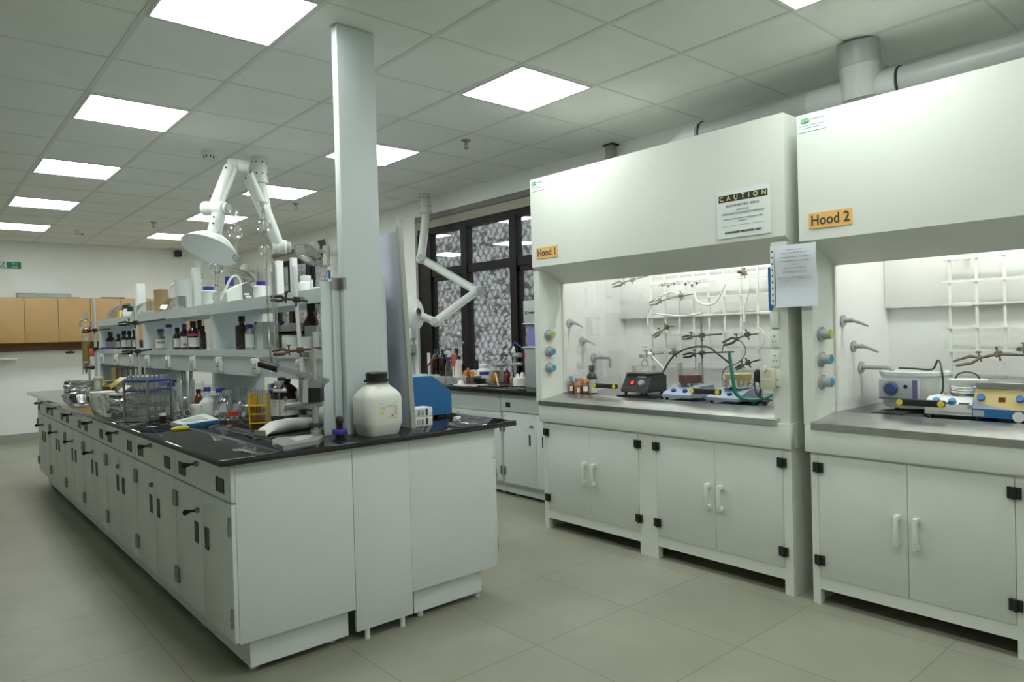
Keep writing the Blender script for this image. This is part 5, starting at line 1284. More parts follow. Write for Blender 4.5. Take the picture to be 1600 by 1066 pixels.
mid(434, 503, 9, 'clear bottle with violet cap behind the tall glass column in the near bay', .80, body=M_glass, cap=M_purple, neck=.6, sh=.7, caph=.1, capr=.8)
mid(443.5, 502, 5, 'thin clear bottle with dark purple cap left of the black tube rack', .86, body=M_glass, cap=M_purple, neck=.9, sh=.7, caph=.12, capr=1)
# vial rack and white block
b = SH(462, .80, MS); s = S(b); t = thing('vial_rack', 'black rack of white topped vials at the near end of the middle shelf', 'rack', b)
part(t, 'frame', MB().box(-.06, -.10, 0, .06, .10, .012, .001, Matrix.Translation(b)).box(-.06, -.10, .012, -.054, .10, .095, 0, Matrix.Translation(b)).box(.054, -.10, .012, .06, .10, .095, 0, Matrix.Translation(b)), M_black)
part(t, 'hole_plate', MB().box(-.06, -.10, .083, .06, .10, .098, .001, Matrix.Translation(b)), M_black)
for i in range(3):
    for j in range(5):
        c = b+Vector((-.036+.036*i, -.08+.04*j, .0985)); u = thing('vial', 'white capped vial standing in the black rack on the middle shelf', 'vial', c, group='vials in the black rack')
        part(u, 'cap', MB().lathe([(.012, 0), (.013, .03), (.011, .035+.008*((i+j) % 2)), (0, .037+.008*((i+j) % 2))], c, 12), M_pw2)
        part(u, 'rim', MB().lathe([(.0145, 0), (.0145, .006), (.0125, .007)], c, 12), M_pw)
b = SH(455, .68, MS); s = S(b); t = thing('foam_block', 'white square foam block at the front of the near middle shelf', 'block', b); part(t, 'block', MB().box(-.037, -.03, 0, .037, .03, .068, .006, Matrix.Translation(b)), M_paper); part(t, 'lid', MB().box(-.036, -.029, .0685, .036, .029, .074, .002, Matrix.Translation(b)), M_pw)
b = SH(481, .69, MS); s = S(b); t = thing('paper_roll', 'white upright paper roll at the front of the near middle shelf', 'roll', b); part(t, 'roll', MB().lathe([(.008, 0), (.038, 0), (.038, .066), (.008, .066), (.008, 0)], b, 24), M_paper); part(t, 'core', MB().lathe([(.007, .001), (.0078, .001), (.0078, .065), (.007, .065)], b, 12), M_kraft)
mid(488, 473, 24, 'large amber bottle behind the white roll at the near end of the middle shelf', .84, cap=M_cap, lab=M_greylt, neck=.45, sh=.55, caph=.2, lz=(.15, .5))
b = SH(500, .70, MS); b.y += .0; t = thing('reagent_box', 'white reagent box with a magenta edged label at the near end of the middle shelf', 'box', b)
part(t, 'box', MB().box(-.02, -.03, 0, .022, .035, .088, .002, Matrix.Translation(b)), M_pw); part(t, 'label_band', MB().box(-.021, -.0315, .002, .023, -.03, .014, 0, Matrix.Translation(b)).box(.012, -.0312, .014, .0232, -.03, .084, 0, Matrix.Translation(b)), M_skin)
part(t, 'print_line', MB().box(-.016, -.0312, .06, .01, -.03, .063, 0, Matrix.Translation(b)).box(-.016, -.0312, .045, .01, -.03, .048, 0, Matrix.Translation(b)).box(-.016, -.0312, .03, .01, -.03, .033, 0, Matrix.Translation(b)), M_inkg)

# ------------------------------------------------------------------ inside the fume cupboards
HZ = .8928
def HP(px, py): return ZP(px, py, HZ)
def HX(px, py, x): return XP(px, py, x)
def hbottle(px, x, pyb, pyt, w, label, **k):
    p = XP(px, pyb, x); b = Vector((x, p.y, HZ)); s = S(b); h = XP(px, pyt, x).z-HZ
    return bottle(b, w*s/2, h, label, **k)
hbottle(893, 2.675, 614, 588, 9, 'small brown bottle with pale blue cap at the left of the first fume cupboard', body=M_amber2, cap=M_cyan, lab=M_label, neck=.7, sh=.68, caph=.2, capr=.85, lz=(.15, .45), arc=1)
hbottle(904, 2.69, 616, 591, 13, 'squat orange brown jar with red cap in the first fume cupboard', body=M_amberl, cap=mat('brick_cap', (.42, .08, .04), .4), lab=M_paper, neck=.85, sh=.74, caph=.2, capr=.95, lz=(.08, .4), arc=.7)
hbottle(915, 2.69, 617, 592, 11, 'small brown bottle with orange cap in the first fume cupboard', body=M_amber2, cap=M_orange, lab=M_label, neck=.75, sh=.65, caph=.24, capr=.9, lz=(.2, .5), arc=1.4)
hbottle(925, 2.76, 611, 571, 16, 'dark shouldered bottle with pale label at the side wall of the first fume cupboard', body=M_dark, cap=M_cap, lab=M_pw2, neck=.45, sh=.58, caph=.2, lz=(.02, .5), arc=2.6)
def stirrer(base, W, D, Hf, Hb, slope, m, label, knobs, km, name='stirrer', cat='stirrer', foot=.012, plate=None):
    """axis-aligned stirrer; base = its near left bottom corner seen from the front (front faces -X, W runs to -Y)"""
    x, y, z = base; t = thing(name, label, cat, (x+D/2, y-W/2, z))
    part(t, 'housing', MB().prism([(x, z+foot), (x+D, z+foot), (x+D, z+Hb), (x+slope, z+Hb), (x, z+Hf)], 'xz', y, y-W), m)
    for a in (.02, D-.02):
        for c in (.025, W-.025): part(t, 'foot', MB().cyl((x+a, y-c, z), (x+a, y-c, z+foot), .009, seg=10), M_black)
    n = Vector((-(Hb-Hf), 0, slope)).normalized()
    for f, g_, r in knobs:
        c = Vector((x+slope*f, y-W*g_, z+Hf+(Hb-Hf)*f))
        part(t, 'knob', MB().cyl(c, c+n*.016, r, r*.85, seg=18), km)
    if plate: part(t, 'top_plate', MB().cyl((x+D*.62, y-W/2, z+Hb), (x+D*.62, y-W/2, z+Hb+.014), plate, seg=28), M_chrome)
    return t, n
p = HX(968, 619, 2.70); zt0 = HZ+.008
t = thing('black_tray', 'thin black tray under the dark hotplate in the first fume cupboard', 'tray', (2.83, p.y-.13, HZ))
part(t, 'sheet', MB().box(2.69, p.y+.01, HZ, 2.98, p.y-.27, HZ+.005), M_black); part(t, 'rim', MB().box(2.685, p.y+.012, HZ+.001, 2.69, p.y-.272, HZ+.009), M_black)
t, n = stirrer((2.71, p.y-.005, HZ+.006), .215, .20, .035, .125, .055, M_dark, 'dark grey digital hotplate with red display in the first fume cupboard', [(.5, .70, .022)], M_grey, 'hotplate', 'hotplate', .022)
x, y, z = 2.71, p.y-.005, HZ+.006
def face(f, g_): return Vector((x+.055*f, y-.215*g_, z+.035+.09*f))
c = face(.5, .35); R4 = Matrix(((0, n.z, n.x, c.x), (-1, 0, 0, c.y), (0, -n.x, n.z, c.z), (0, 0, 0, 1)))
part(t, 'display', MB().box(-.026, -.014, 0, .026, .014, .002, 0, R4), mat('display_glass', (.10, .005, .008), .2))
text(t, 'display_digits', '25', .024, c+n*.003, (0, -1, 0), (n.z, 0, -n.x), M_redled, bold=.0012)
c = face(.93, .62); R4.translation = c; part(t, 'print_plate', MB().box(-.035, -.006, 0, .035, .006, .001, 0, R4), M_greylt)
part(t, 'heating_plate', MB().box(x+.045, y-.01, z+.125, x+.195, y-.205, z+.137, .002), M_black); part(t, 'top_plate', MB().box(x+.04, y-.012, z+.139, x+.19, y-.203, z+.147, .002), M_nickel)
b = Vector((x+.115, y-.10, z+.1475)); t = thing('crystallising_dish', 'clear shallow glass dish on the dark hotplate', 'dish', b)
part(t, 'glass_wall', MB().lathe([(0, .001), (.075, .001), (.08, .012), (.08, .035), (.084, .037), (.078, .036)], b, 28), M_glass); part(t, 'stir_bar', MB().cyl(b+Vector((-.02, 0, .006)), b+Vector((.02, 0, .006)), .004), M_pw)
q = b+Vector((0, -.01, .045)); t = thing('small_flask', 'little clear flask with white joint hanging over the dark hotplate', 'flask', q)
part(t, 'glass_body', MB().sph(q+Vector((0, 0, .012)), .026, 16).cyl(q+Vector((0, 0, .03)), q+Vector((0, 0, .10)), .011), M_glass); part(t, 'stopcock', MB().cyl(q+Vector((0, .02, .125)), q+Vector((0, -.03, .125)), .006).cyl(q+Vector((0, -.012, .105)), q+Vector((0, -.012, .150)), .004), M_pw)
sx_ = 2.84
clamp(HX(1000, 556, sx_), HX(1018, 554, 2.90), HX(1036, 552, 3.15), 'grey clamp with a white knob holding the little flask over the dark hotplate', M_nickel, jaw=.045, rodr=.0045)
a_ = HX(1016, 554, 2.88); e_ = HX(1036, 576, 2.92)
t = thing('white_tube', 'white plastic tube slanting down beside the little clamp in the first fume cupboard', 'tube', a_); part(t, 'elbow', MB().sph(a_, .016, 12), M_pw); part(t, 'tube_run', MB().tube([a_, e_], .008, 8), M_pw)
p = HX(1034, 621, 2.70)
t, n = stirrer((2.70, p.y, HZ), .205, .26, .030, .078, .12, M_bluegrey, 'pale blue stirrer with two dark blue knobs beside the dark hotplate', [(.35, .30, .016), (.35, .70, .016)], M_dkblue, plate=.062)
p1s = p
b = Vector((2.70+.16, p.y-.10, HZ+.0925)); t = thing('oil_bath', 'round brick red oil bath under a clear cover on the pale blue stirrer', 'oil bath', b)
part(t, 'bath', MB().lathe([(0, 0), (.066, 0), (.07, .008), (.07, .05), (0, .05)], b, 28), M_brick); part(t, 'glass_wall', MB().lathe([(.073, 0), (.076, .01), (.076, .12), (.079, .122), (.074, .121)], b, 28), M_glass)
p = HX(1103, 630, 2.68)
t, n = stirrer((2.68, p.y, HZ), .21, .26, .030, .075, .12, M_bluegrey, 'pale blue stirrer with one visible dark knob near the green hose', [(.35, .62, .016)], M_dkblue, plate=.062)
b = Vector((2.68+.16, p.y-.115, HZ+.0895)); t = thing('oil_bath', 'mustard yellow oil bath in foil on the stirrer near the green hose', 'oil bath', b)
part(t, 'bath', MB().lathe([(0, 0), (.070, 0), (.074, .01), (.074, .07), (0, .07)], b, 28), M_ybath)
mm = MB()
for k in range(18):
    a = 2*PI*k/18; mm.cyl(b+Vector((math.cos(a)*.078, math.sin(a)*.078, 0)), b+Vector((math.cos(a)*.088, math.sin(a)*.088, .03+.012*rnd.random())), .015, .004, seg=5)
part(t, 'foil_collar', mm, M_foil)
b = HX(1180, 612, 2.99); b.z = HZ; solo('foil_ball', 'crumpled ball of foil behind the green hose', 'foil', crumple(b, .09, .08, .075, .3, 31), M_foil, b)
# stand
b = HX(1098, 607, 3.08); b.z = HZ; top = HX(1096, 497, 3.08)
t = thing('retort_stand', 'dark iron retort stand with a tall rod inside the first fume cupboard', 'retort stand', b)
part(t, 'base_plate', MB().box(-.06, -.08, 0, .06, .08, .012, .002, Matrix.Translation(b)), M_iron); part(t, 'rod', MB().cyl(b+Vector((0, 0, .01)), Vector((b.x, b.y, top.z)), .007, seg=10), M_nickel)
def hc_(tip, boss, end, lab, x, m=None, **k): clamp(HX(*tip, x), HX(*boss, x+.04), HX(*end, x+.06), lab, m or M_castiron, **k)
hc_((1067, 528), (1097, 524.5), (1128, 522), 'upper clamp on the iron stand in the first fume cupboard', 3.04, M_iron, jaw=.05)
hc_((1069, 556), (1097, 551.5), (1147, 550), 'lower clamp on the iron stand in the first fume cupboard', 3.04, M_iron, jaw=.06)
hc_((958, 446), (988, 437), (1012, 431), 'clamp at the top left of the lattice in the first fume cupboard', 3.08, M_nickel, jaw=.11)
hc_((1016, 474), (1064, 462), (1083, 459), 'long clamp holding the clear tubing under the glass manifold', 3.10, M_nickel, jaw=.07)
hc_((1022, 526), (1042, 511), (1056, 509), 'small clamp bending down on the lattice left of the iron stand', 3.12, jaw=.05)
hc_((1046, 552), (1055, 551), (1062, 549), 'tiny clamp on the lattice beside the slanting white tube', 3.12, jaw=.03)
hc_((1131, 537), (1168, 523), (1184, 522), 'big dark clamp pointing left above the green hose', 3.06, M_iron, jaw=.10)
hc_((1150, 576), (1169, 567), (1188, 562), 'dark clamp pointing down left behind the wire loop', 3.08, M_iron, jaw=.09)
hc_((1155, 424), (1162, 427), (1168, 429), 'small clamp at the top right of the lattice in the first fume cupboard', 3.12, jaw=.03)
# glass manifold
t = thing('glass_manifold', 'glass manifold with a row of stopcocks high in the first fume cupboard', 'manifold', HX(1060, 444, 3.12))
part(t, 'main_tube', MB().tube([HX(1030, 446, 3.12), HX(1110, 438, 3.12), HX(1200, 429, 3.12)], .010, 12), M_glass)
for k, px in enumerate((1037, 1047, 1056, 1074, 1084, 1092)):
    q = HX(px, 444+2*math.sin(k*2)-.4*k, 3.10); part(t, 'stopcock', MB().cyl(q-Vector((.02, 0, .006)), q+Vector((.02, 0, .010)), .009, seg=10).tube([q+Vector((0, .02, -.015)), q+Vector((0, -.01, .012))], .006, 8), M_chrome)
def hose(label, pts, r, m, name='clear_tubing', cat='tubing'):
    P_ = [HX(*q) for q in pts]; t = thing(name, label, cat, P_[0]); part(t, 'hose_run', MB().tube(P_, r, 8, 5), m); part(t, 'hose_end', MB().cyl(P_[-1], P_[-1]+(P_[-1]-P_[-2]).normalized()*.012, r*1.25), m); return t
hose('clear tube looping down between the stopcocks and the iron stand', [(1083, 448, 3.1), (1088, 468, 3.1), (1100, 476, 3.1), (1116, 474, 3.1), (1125, 462, 3.1), (1132, 446, 3.1)], .006, M_pw2)
hose('clear tube arching left over the long clamp', [(1061, 460, 3.1), (1045, 457, 3.1), (1025, 470, 3.1), (1012, 490, 3.1), (1012, 505, 3.1)], .006, M_pw2)
hose('clear tube sagging across the lattice below the glass manifold', [(1022, 490, 3.12), (1045, 493, 3.12), (1070, 494, 3.12), (1092, 490, 3.12)], .006, M_pw2)
hose('white tube hanging at the right of the lattice in the first fume cupboard', [(1168, 430, 3.1), (1171, 450, 3.1), (1163, 480, 3.1), (1163, 500, 3.1)], .007, M_pw2)
hose('clear hose dangling right of the big dark clamp', [(1185, 512, 3.14), (1193, 520, 3.14), (1194, 536, 3.14), (1186, 545, 3.14)], .005, M_pw2)
hose('green rubber hose rising in front of the lattice in the first fume cupboard', [(1139.5, 549, 2.675), (1142, 570, 2.668), (1146, 596, 2.665), (1149, 614, 2.668), (1162, 623, 2.69), (1182, 625, 2.70), (1196, 622, 2.72), (1202, 618, 2.76)], .0105, M_green, 'green_hose', 'hose')
hose('black cable arching behind the red display hotplate', [(1033, 587, 2.98), (1047, 563, 3.0), (1060, 551, 3.02), (1080, 543, 3.03), (1105, 542, 3.04), (1120, 552, 3.04), (1138, 566, 3.04)], .006, M_black, 'cable', 'cable')
hose('thin black wire loop hanging above the mustard oil bath', [(1128, 552, 3.0), (1132, 537, 3.0), (1145, 528, 3.0), (1160, 536, 3.0), (1165, 550, 3.0), (1155, 566, 3.0), (1134, 575, 3.0), (1128, 590, 3.0), (1133, 602, 2.95)], .0028, M_black, 'wire', 'cable')
hose('black mains lead hanging from the plug at the right post', [(1190, 578, 2.44), (1181, 580, 2.44), (1179, 598, 2.47), (1181, 613, 2.56), (1186, 620, 2.66), (1190, 620, 2.76)], .0055, M_black, 'mains_lead', 'cable')
hose('thin dark rod hanging on the iron stand into the oil bath', [(1087.5, 527, 3.02), (1087, 545, 3.0), (1087, 575, 2.98)], .0025, M_iron, 'thermocouple', 'thermometer')
q = HX(1188, 587, 2.40); t = thing('mains_plug', 'black mains plug below the cream sockets of the first fume cupboard', 'plug', q)
part(t, 'plug_body', MB().box(-.02, -.02, -.035, .02, .02, .03, .008, Matrix.Translation(q)), M_black); part(t, 'strain_relief', MB().cyl(q-Vector((0, 0, .034)), q-Vector((0, 0, .062)), .009, .005), M_black); part(t, 'lead', MB().tube([q-Vector((0, 0, .06)), q-Vector((0, 0, .11)), q+Vector((.12, .01, -.135))], .005, 8, 4), M_black)
q = HX(1201, 592, 2.40); t = thing('mains_adaptor', 'cream cube adaptor plugged in at the right post of the first fume cupboard', 'adaptor', q)
part(t, 'adaptor_body', MB().box(2.378, q.y+.036, q.z-.052, 2.4165, q.y-.030, q.z+.05, .006), mat('aged_cream', (.62, .60, .44), .45)); part(t, 'seam', MB().box(2.3775, q.y+.03, q.z-.004, 2.379, q.y-.024, q.z+.004), M_hood)
q = HX(1192, 576, 2.395); t = thing('white_plug', 'white angled plug above the black plug at the right post', 'plug', q); part(t, 'plug_body', MB().tube([q+Vector((.02, .01, -.01)), q+Vector((-.02, -.02, .004)), q+Vector((-.08, -.05, .006))], .012, 8), M_pw); part(t, 'strain_relief', MB().cyl(q+Vector((.02, .01, -.01)), q+Vector((.04, .02, -.02)), .007), M_pw2)
b = HX(1185, 631, 2.70); b.z = HZ; hose('tangle of dark cable on the work surface by the right post', [(a_, b_, ZP(a_, b_, HZ+.007).x) for a_, b_ in ((1150, 630), (1164, 625), (1177, 630), (1188, 625), (1196, 629), (1199, 624))], .006, M_black, 'cable', 'cable')

# second fume cupboard
b = HX(1430, 638, 2.99); b.z = HZ; s = S(b); r = .135
t = thing('water_bath', 'white oval water bath with dial panel in the second fume cupboard', 'water bath', b)
h = .19
part(t, 'housing', MB().lathe([(0, .012), (r*.90, .012), (r*.96, .03), (r, .165), (r*1.05, .172), (r*1.05, .188), (r*.98, .192), (r*.92, .192), (r*.9, .10), (0, .10)], b, 40, sy=1.12), M_pw2)
for k in range(3): a = k*2*PI/3; part(t, 'foot', MB().cyl(b+Vector((math.cos(a)*.08, math.sin(a)*.08, 0)), b+Vector((math.cos(a)*.08, math.sin(a)*.08, .0125)), .012), M_black)
xp = b.x-r-.012; yc = b.y+.03
part(t, 'panel', MB().box(xp, yc+.085, HZ+.055, xp+.09, yc-.095, HZ+.155, .003), mat('panel_violet_white', (.55, .56, .64), .4)); part(t, 'panel_border', MB().box(xp-.001, yc-.07, HZ+.058, xp+.002, yc-.093, HZ+.152).box(xp-.001, yc+.083, HZ+.056, xp+.002, yc-.07, HZ+.064), mat('panel_purple', (.16, .15, .30), .4))
MR = Matrix.Rotation(-PI/2, 4, 'Y')
part(t, 'dial_ring', MB().lathe([(0, 0), (.040, 0), (.040, .002), (0, .002)], seg=24, M=Matrix.Translation((xp, yc+.025, HZ+.108)) @ MR), mat('dial_ring_lime', (.42, .52, .30), .4)); part(t, 'dial', MB().lathe([(0, 0), (.032, 0), (.027, .024), (0, .026)], seg=24, M=Matrix.Translation((xp-.001, yc+.025, HZ+.108)) @ MR), M_dkblue); part(t, 'socket', MB().lathe([(0, 0), (.010, 0), (.009, .004), (0, .004)], seg=16, M=Matrix.Translation((xp, yc-.04, HZ+.12)) @ MR), M_black)
t = thing('cable', 'black cable coming over the rim of the white water bath', 'cable', b); pts = [b+Vector((.02, .08, .20)), b+Vector((.0, .0, .20)), b+Vector((-.03, -.09, .20)), b+Vector((-.03, -.115, .245)), b+Vector((-.06, -.14, .21)), b+Vector((-.10, -.155, .10)), b+Vector((-.15, -.12, .03)), b+Vector((-.17, -.10, .006))]
part(t, 'cable_run', MB().tube(pts, .0045, 8, 5), M_black); part(t, 'cable_tip', MB().sph(pts[-1], .006, 8), M_black)
p = HX(1445, 652, 2.71)
t, n = stirrer((2.71, p.y, HZ), .212, .24, .062, .088, .055, M_pw, 'white stirrer with two blue knobs and green switch in the second fume cupboard', [(.2, .22, .017), (.2, .52, .017)], M_midblue, plate=.07)
x, y, z = 2.71, p.y, HZ
part(t, 'switch', MB().box(x-.002, y-.172, z+.045, x+.004, y-.205, z+.062, .001), mat('pale_green_switch', (.30, .42, .33), .4)); part(t, 'print_line', MB().box(x-.0008, y-.06, z+.02, x+.0005, y-.20, z+.027), M_greylt)
for g_ in (.30, .62): part(t, 'print_line', MB().box(x-.0008, y-.225*g_, z+.066, x+.008, y-.225*g_-.04, z+.069), M_ink)
b = Vector((x+.15, y-.13, z+.1025)); t = thing('heating_pot', 'white pot with a black wire handle and chrome coil on the white stirrer', 'pot', b)
part(t, 'coil', MB().torus((b.x, b.y, b.z+.006), .066, .006, 32, 6).torus((b.x, b.y, b.z+.018), .066, .006, 32, 6).torus((b.x, b.y, b.z+.030), .066, .006, 32, 6), M_chrome); part(t, 'pot', MB().lathe([(0, .036), (.07, .036), (.078, .045), (.08, .062), (0, .066)], b, 32), M_pw)
part(t, 'handle', MB().tube([b+Vector((0, .05, .062)), b+Vector((0, .035, .085)), b+Vector((0, 0, .095)), b+Vector((0, -.035, .085)), b+Vector((0, -.05, .062))], .0035, 8, 4), M_black)
p = HX(1519, 657, 2.70)
t, n = stirrer((2.70, p.y, HZ), .215, .26, .045, .135, .045, M_bluebox, 'blue and mustard hotplate stirrer with stainless top in the second fume cupboard', [(.55, .14, .017), (.55, .80, .017)], M_midblue, 'hotplate', 'hotplate')
x, y, z = 2.70, p.y, HZ
c = Vector((x+.0225, y-.1075, z+.09)); R5 = Matrix(((0, n.z, n.x, c.x), (-1, 0, 0, c.y), (0, -n.x, n.z, c.z), (0, 0, 0, 1)))
part(t, 'front_panel', MB().box(-.105, -.046, 0, .105, .050, .0015, 0, R5), mat('mustard_panel', (.60, .48, .20), .4)); part(t, 'wave_print', MB().prism([(-.105, -.01), (-.07, -.022), (-.02, -.034), (.03, -.042), (.03, -.046), (-.105, -.046)], 'xy', .0015, .0022, R5).prism([(.06, .05), (.105, .02), (.105, .03), (.085, .05)], 'xy', .0015, .0022, R5), M_bluegrey)
part(t, 'display', MB().box(-.014, -.012, .0015, .012, .010, .0028, 0, R5), mat('display_brown', (.12, .02, .01), .2)); part(t, 'print_square', MB().box(x-.001, y-.004, z+.016, x+.003, y-.045, z+.042), M_greylt); part(t, 'round_badge', MB().lathe([(0, 0), (.022, 0), (.022, .003), (0, .003)], seg=20, M=Matrix.Translation((x, y-.17, z+.022)) @ MR), M_pw)
part(t, 'top_plate', MB().box(x+.035, y-.006, z+.136, x+.245, y-.209, z+.162, .003), M_steel)
b = HX(1599, 655, 2.86); b.z = HZ; bottle(b, .028, .12, 'white bottle at the very right edge of the second fume cupboard', body=M_pw, cap=M_pw, neck=.7, sh=.7, caph=.2, capr=.8)
b = HX(1396, 641, 2.80); b.z = HZ; solo('black_mat', 'thin black mat on the work surface before the white water bath', 'mat', MB().box(-.09, -.07, 0, .09, .07, .002, 0, Matrix.Translation(b)), M_black, b)
hc_((1494, 567), (1560, 553), (1606, 555), 'large corroded clamp on the lattice of the second fume cupboard', 3.06, jaw=.13, rodr=.007)
hc_((1592, 545), (1606, 546), (1625, 547), 'corroded clamp cut by the right edge in the second fume cupboard', 3.06, jaw=.05)

# ------------------------------------------------------------------ goods on the side bench under the window
SB = .872
def SBX(px, py, x): p = XP(px, py, x); return Vector((x, p.y, SB))
def sb(px, x, pyt, w, label, **k):
    b = SH(px, x, SB); s = S(b); h = (PJ(b)[1]-pyt)*s; return bottle(b, w*s/2, h, label, **k)
a, b = SH(680, 3.02, SB), SH(737, 3.02, SB); ctr = (a+b)/2; hw = abs(a.y-b.y)/2
t = thing('plastic_tray', 'long white plastic tray of bottles on the side bench below the window', 'tray', ctr)
m = MB(); n = 20
rows = [(.88, 0), (.90, .004), (1.0, .062), (1.04, .066), (1.04, .070), (.98, .070), (.87, .010)]
vs = []; fs = []
for f_, z in rows:
    for x, y in sqr(.13*f_, hw*f_, .03): vs.append((ctr.x+x, ctr.y+y, SB+.001+z))
for i in range(len(rows)-1):
    for k in range(n): fs.append((i*n+k, i*n+(k+1) % n, (i+1)*n+(k+1) % n, (i+1)*n+k))
fs.append(tuple(range(n-1, -1, -1))); fs.append(tuple(range(6*n, 7*n)))
m._new(vs, fs); part(t, 'tray_shell', m, M_pw); part(t, 'rim_band', MB().box(ctr.x-.134, ctr.y-hw*.9, SB+.058, ctr.x-.131, ctr.y+hw*.9, SB+.064), M_pw2)
TZ = SB+.0125
def tb(px, x, pyt, w, label, **k):
    b = SH(px, x, TZ); s = S(b); h = (PJ(b)[1]-pyt)*s; return bottle(b, w*s/2, h, label, **k)
tb(682, 3.06, 546, 14, 'dark amber bottle farthest left in the white side bench tray', cap=M_cap, neck=.35, sh=.68, caph=.1)
tb(693, 3.07, 545, 13, 'dark amber bottle under the paper funnel in the white side bench tray', cap=M_cap, neck=.35, sh=.68, caph=.1)
tb(704, 3.10, 545, 13, 'dark amber bottle behind the trigger spray bottle', cap=M_cap, neck=.35, sh=.68, caph=.1)
tb(715, 3.05, 544, 14, 'amber bottle with tall cream label under the second funnel', cap=M_cap, lab=M_label, neck=.35, sh=.72, caph=.1, lz=(.08, .66), arc=3)
for px, py, r, mm, lb in ((692.5, 545, 7, M_label, 'white paper funnel on the second amber bottle of the side bench'), (716, 543, 6.5, M_greylt, 'grey funnel tilted on the cream labelled bottle of the side bench')):
    q = XP(px, py, 3.06); s = S(q); t = thing('funnel', lb, 'funnel', q); ax = Vector((0, 0, 1)) if px < 700 else (UX+RX*.35)
    Mq = Matrix.Translation(q) @ ax.normalized().to_track_quat('Z', 'Y').to_matrix().to_4x4()
    part(t, 'cone', MB().lathe([(.004, .0), (.008, .01), (r*s, 11*s), (r*s*.95, 11*s), (.006, .012)], seg=20, M=Mq), mm); part(t, 'stem', MB().lathe([(0, -.02), (.005, -.02), (.006, .008), (0, .008)], seg=10, M=Mq), mm)
b = SH(702, 2.84, SB); s = S(b)
t = thing('spray_bottle', 'clear trigger spray bottle with white and violet head before the white tray', 'spray bottle', b)
hh = (PJ(b)[1]-547)*s; r = 6*s
part(t, 'body', MB().lathe([(0, 0), (r*.95, 0), (r, .006), (r, hh*.5), (r*.6, hh*.66), (r*.42, hh*.72), (0, hh*.72)], b, 20), M_glass); part(t, 'collar', MB().cyl(b+Vector((0, 0, hh*.72)), b+Vector((0, 0, hh*.80)), r*.55), M_purple)
part(t, 'spray_head', MB().prism([(-r*.5, hh*.80), (r*.5, hh*.80), (r*.7, hh*.9), (r*.2, hh), (-r*.5, hh*.97), (-r*1.1, hh*.96), (-r*1.1, hh*.90), (-r*.5, hh*.88)], 'xz', -r*.35, r*.35, Matrix.Translation(b)), M_pw); part(t, 'trigger', MB().tube([b+Vector((-r*.5, 0, hh*.88)), b+Vector((-r*.95, 0, hh*.80)), b+Vector((-r*.9, 0, hh*.74))], r*.16, 8), M_purple)
q = XP(709, 563, 2.90); t = thing('coral_card', 'coral red folded card stuck between the spray bottle and the tray bottles', 'card', q)
s = S(q); part(t, 'card_sheet', MB().prism([(-4*s, 8*s), (5*s, 10*s), (2*s, -9*s), (-3*s, -11*s)], 'xy', -.001, .001, Matrix(((hx_.x, 0, hy_.x, q.x), (hx_.y, 0, hy_.y, q.y), (0, 1, 0, q.z), (0, 0, 0, 1)))), M_coral)
part(t, 'stalk', MB().cyl(q-Vector((0, 0, .05)), Vector((q.x, q.y, SB+.08)), .003), M_coral)
p0 = XP(668, 572, 2.95); p1 = XP(682, 556, 3.0); t = thing('rubber_bulb', 'dark red rubber tube leaning on the first amber bottle of the side bench', 'rubber tube', p0); part(t, 'tube_run', MB().tube([p0, (p0+p1)/2, p1], .008, 8), M_rub); part(t, 'tube_end', MB().tube([p0, Vector((p0.x, p0.y+.0, SB))], .005, 8), M_rub)
q = SH(674, 3.12, SB); q = SH(671, 3.15, SB); solo('white_ruler', 'narrow white upright strip at the left of the tray bottles', 'strip', MB().box(-.006, -.022, 0, .006, .022, .27, .002, Matrix.Translation(q)), M_paper, q)
q = SH(733, 3.12, SB); t = thing('carton', 'small orange carton behind the right end of the white tray', 'carton', q); part(t, 'box', MB().box(-.03, -.05, 0, .03, .05, .10, .002, Matrix.Translation(q)), M_orange); part(t, 'top_flap', MB().box(-.03, -.05, .1005, .03, .05, .103, 0, Matrix.Translation(q)), M_kraft)
sb(732, 2.98, 575, 6, 'small pink brown bottle at the right end of the white tray', body=M_brick, cap=M_coral, neck=.6, sh=.6, caph=.2, name='small_bottle')
q = SH(742, 3.25, SB); t = thing('carton', 'low white carton with a yellow hazard label left of the brush', 'carton', q); part(t, 'box', MB().box(-.06, -.085, 0, .06, .085, .105, .003, Matrix.Translation(q)), M_pw); part(t, 'hazard_label', MB().box(-.062, -.07, .03, -.0605, .0, .085, 0, Matrix.Translation(q)), M_lime)
sb(757, 3.24, 569, 25, 'squat white canister with purple label behind the brush on the side bench', name='canister', cat='canister', body=M_pw, cap=M_pw, lab=M_purple, neck=.55, sh=.62, caph=.14, capr=.65, lz=(.42, .60), arc=1.2)
sb(746, 3.30, 563, 5, 'thin black capped bottle at the window behind the white canister', cap=M_cap, body=M_cap, neck=.9, sh=.8, caph=.1, name='marker', cat='marker')
sb(766, 3.28, 572, 9, 'pale cyan bottle behind the orange bottle on the side bench', body=mat('pale_cyan', (.36, .58, .66), .3), cap=M_pw, neck=.5, sh=.6, caph=.15)
q = SH(750, 3.00, SB); q.z = SB+.02; m = MB()
for k in range(260):
    a = rnd.random()*2*PI; l = rnd.uniform(-.075, .075); d_ = Vector((math.cos(a), 0, math.sin(a))); c = q+Vector((0, l, .012)); m.tube([c, c+Vector((d_.x*.03, rnd.uniform(-.01, .01), d_.z*.03 if d_.z > 0 else d_.z*.018))], .0022, 3)
t = thing('bottle_brush', 'black bristle brush lying on the side bench edge', 'brush', q); part(t, 'bristles', m, M_black, kind='stuff'); part(t, 'handle', MB().tube([q+Vector((0, .07, .012)), q+Vector((0, -.20, .0))], .004, 8), M_nickel)
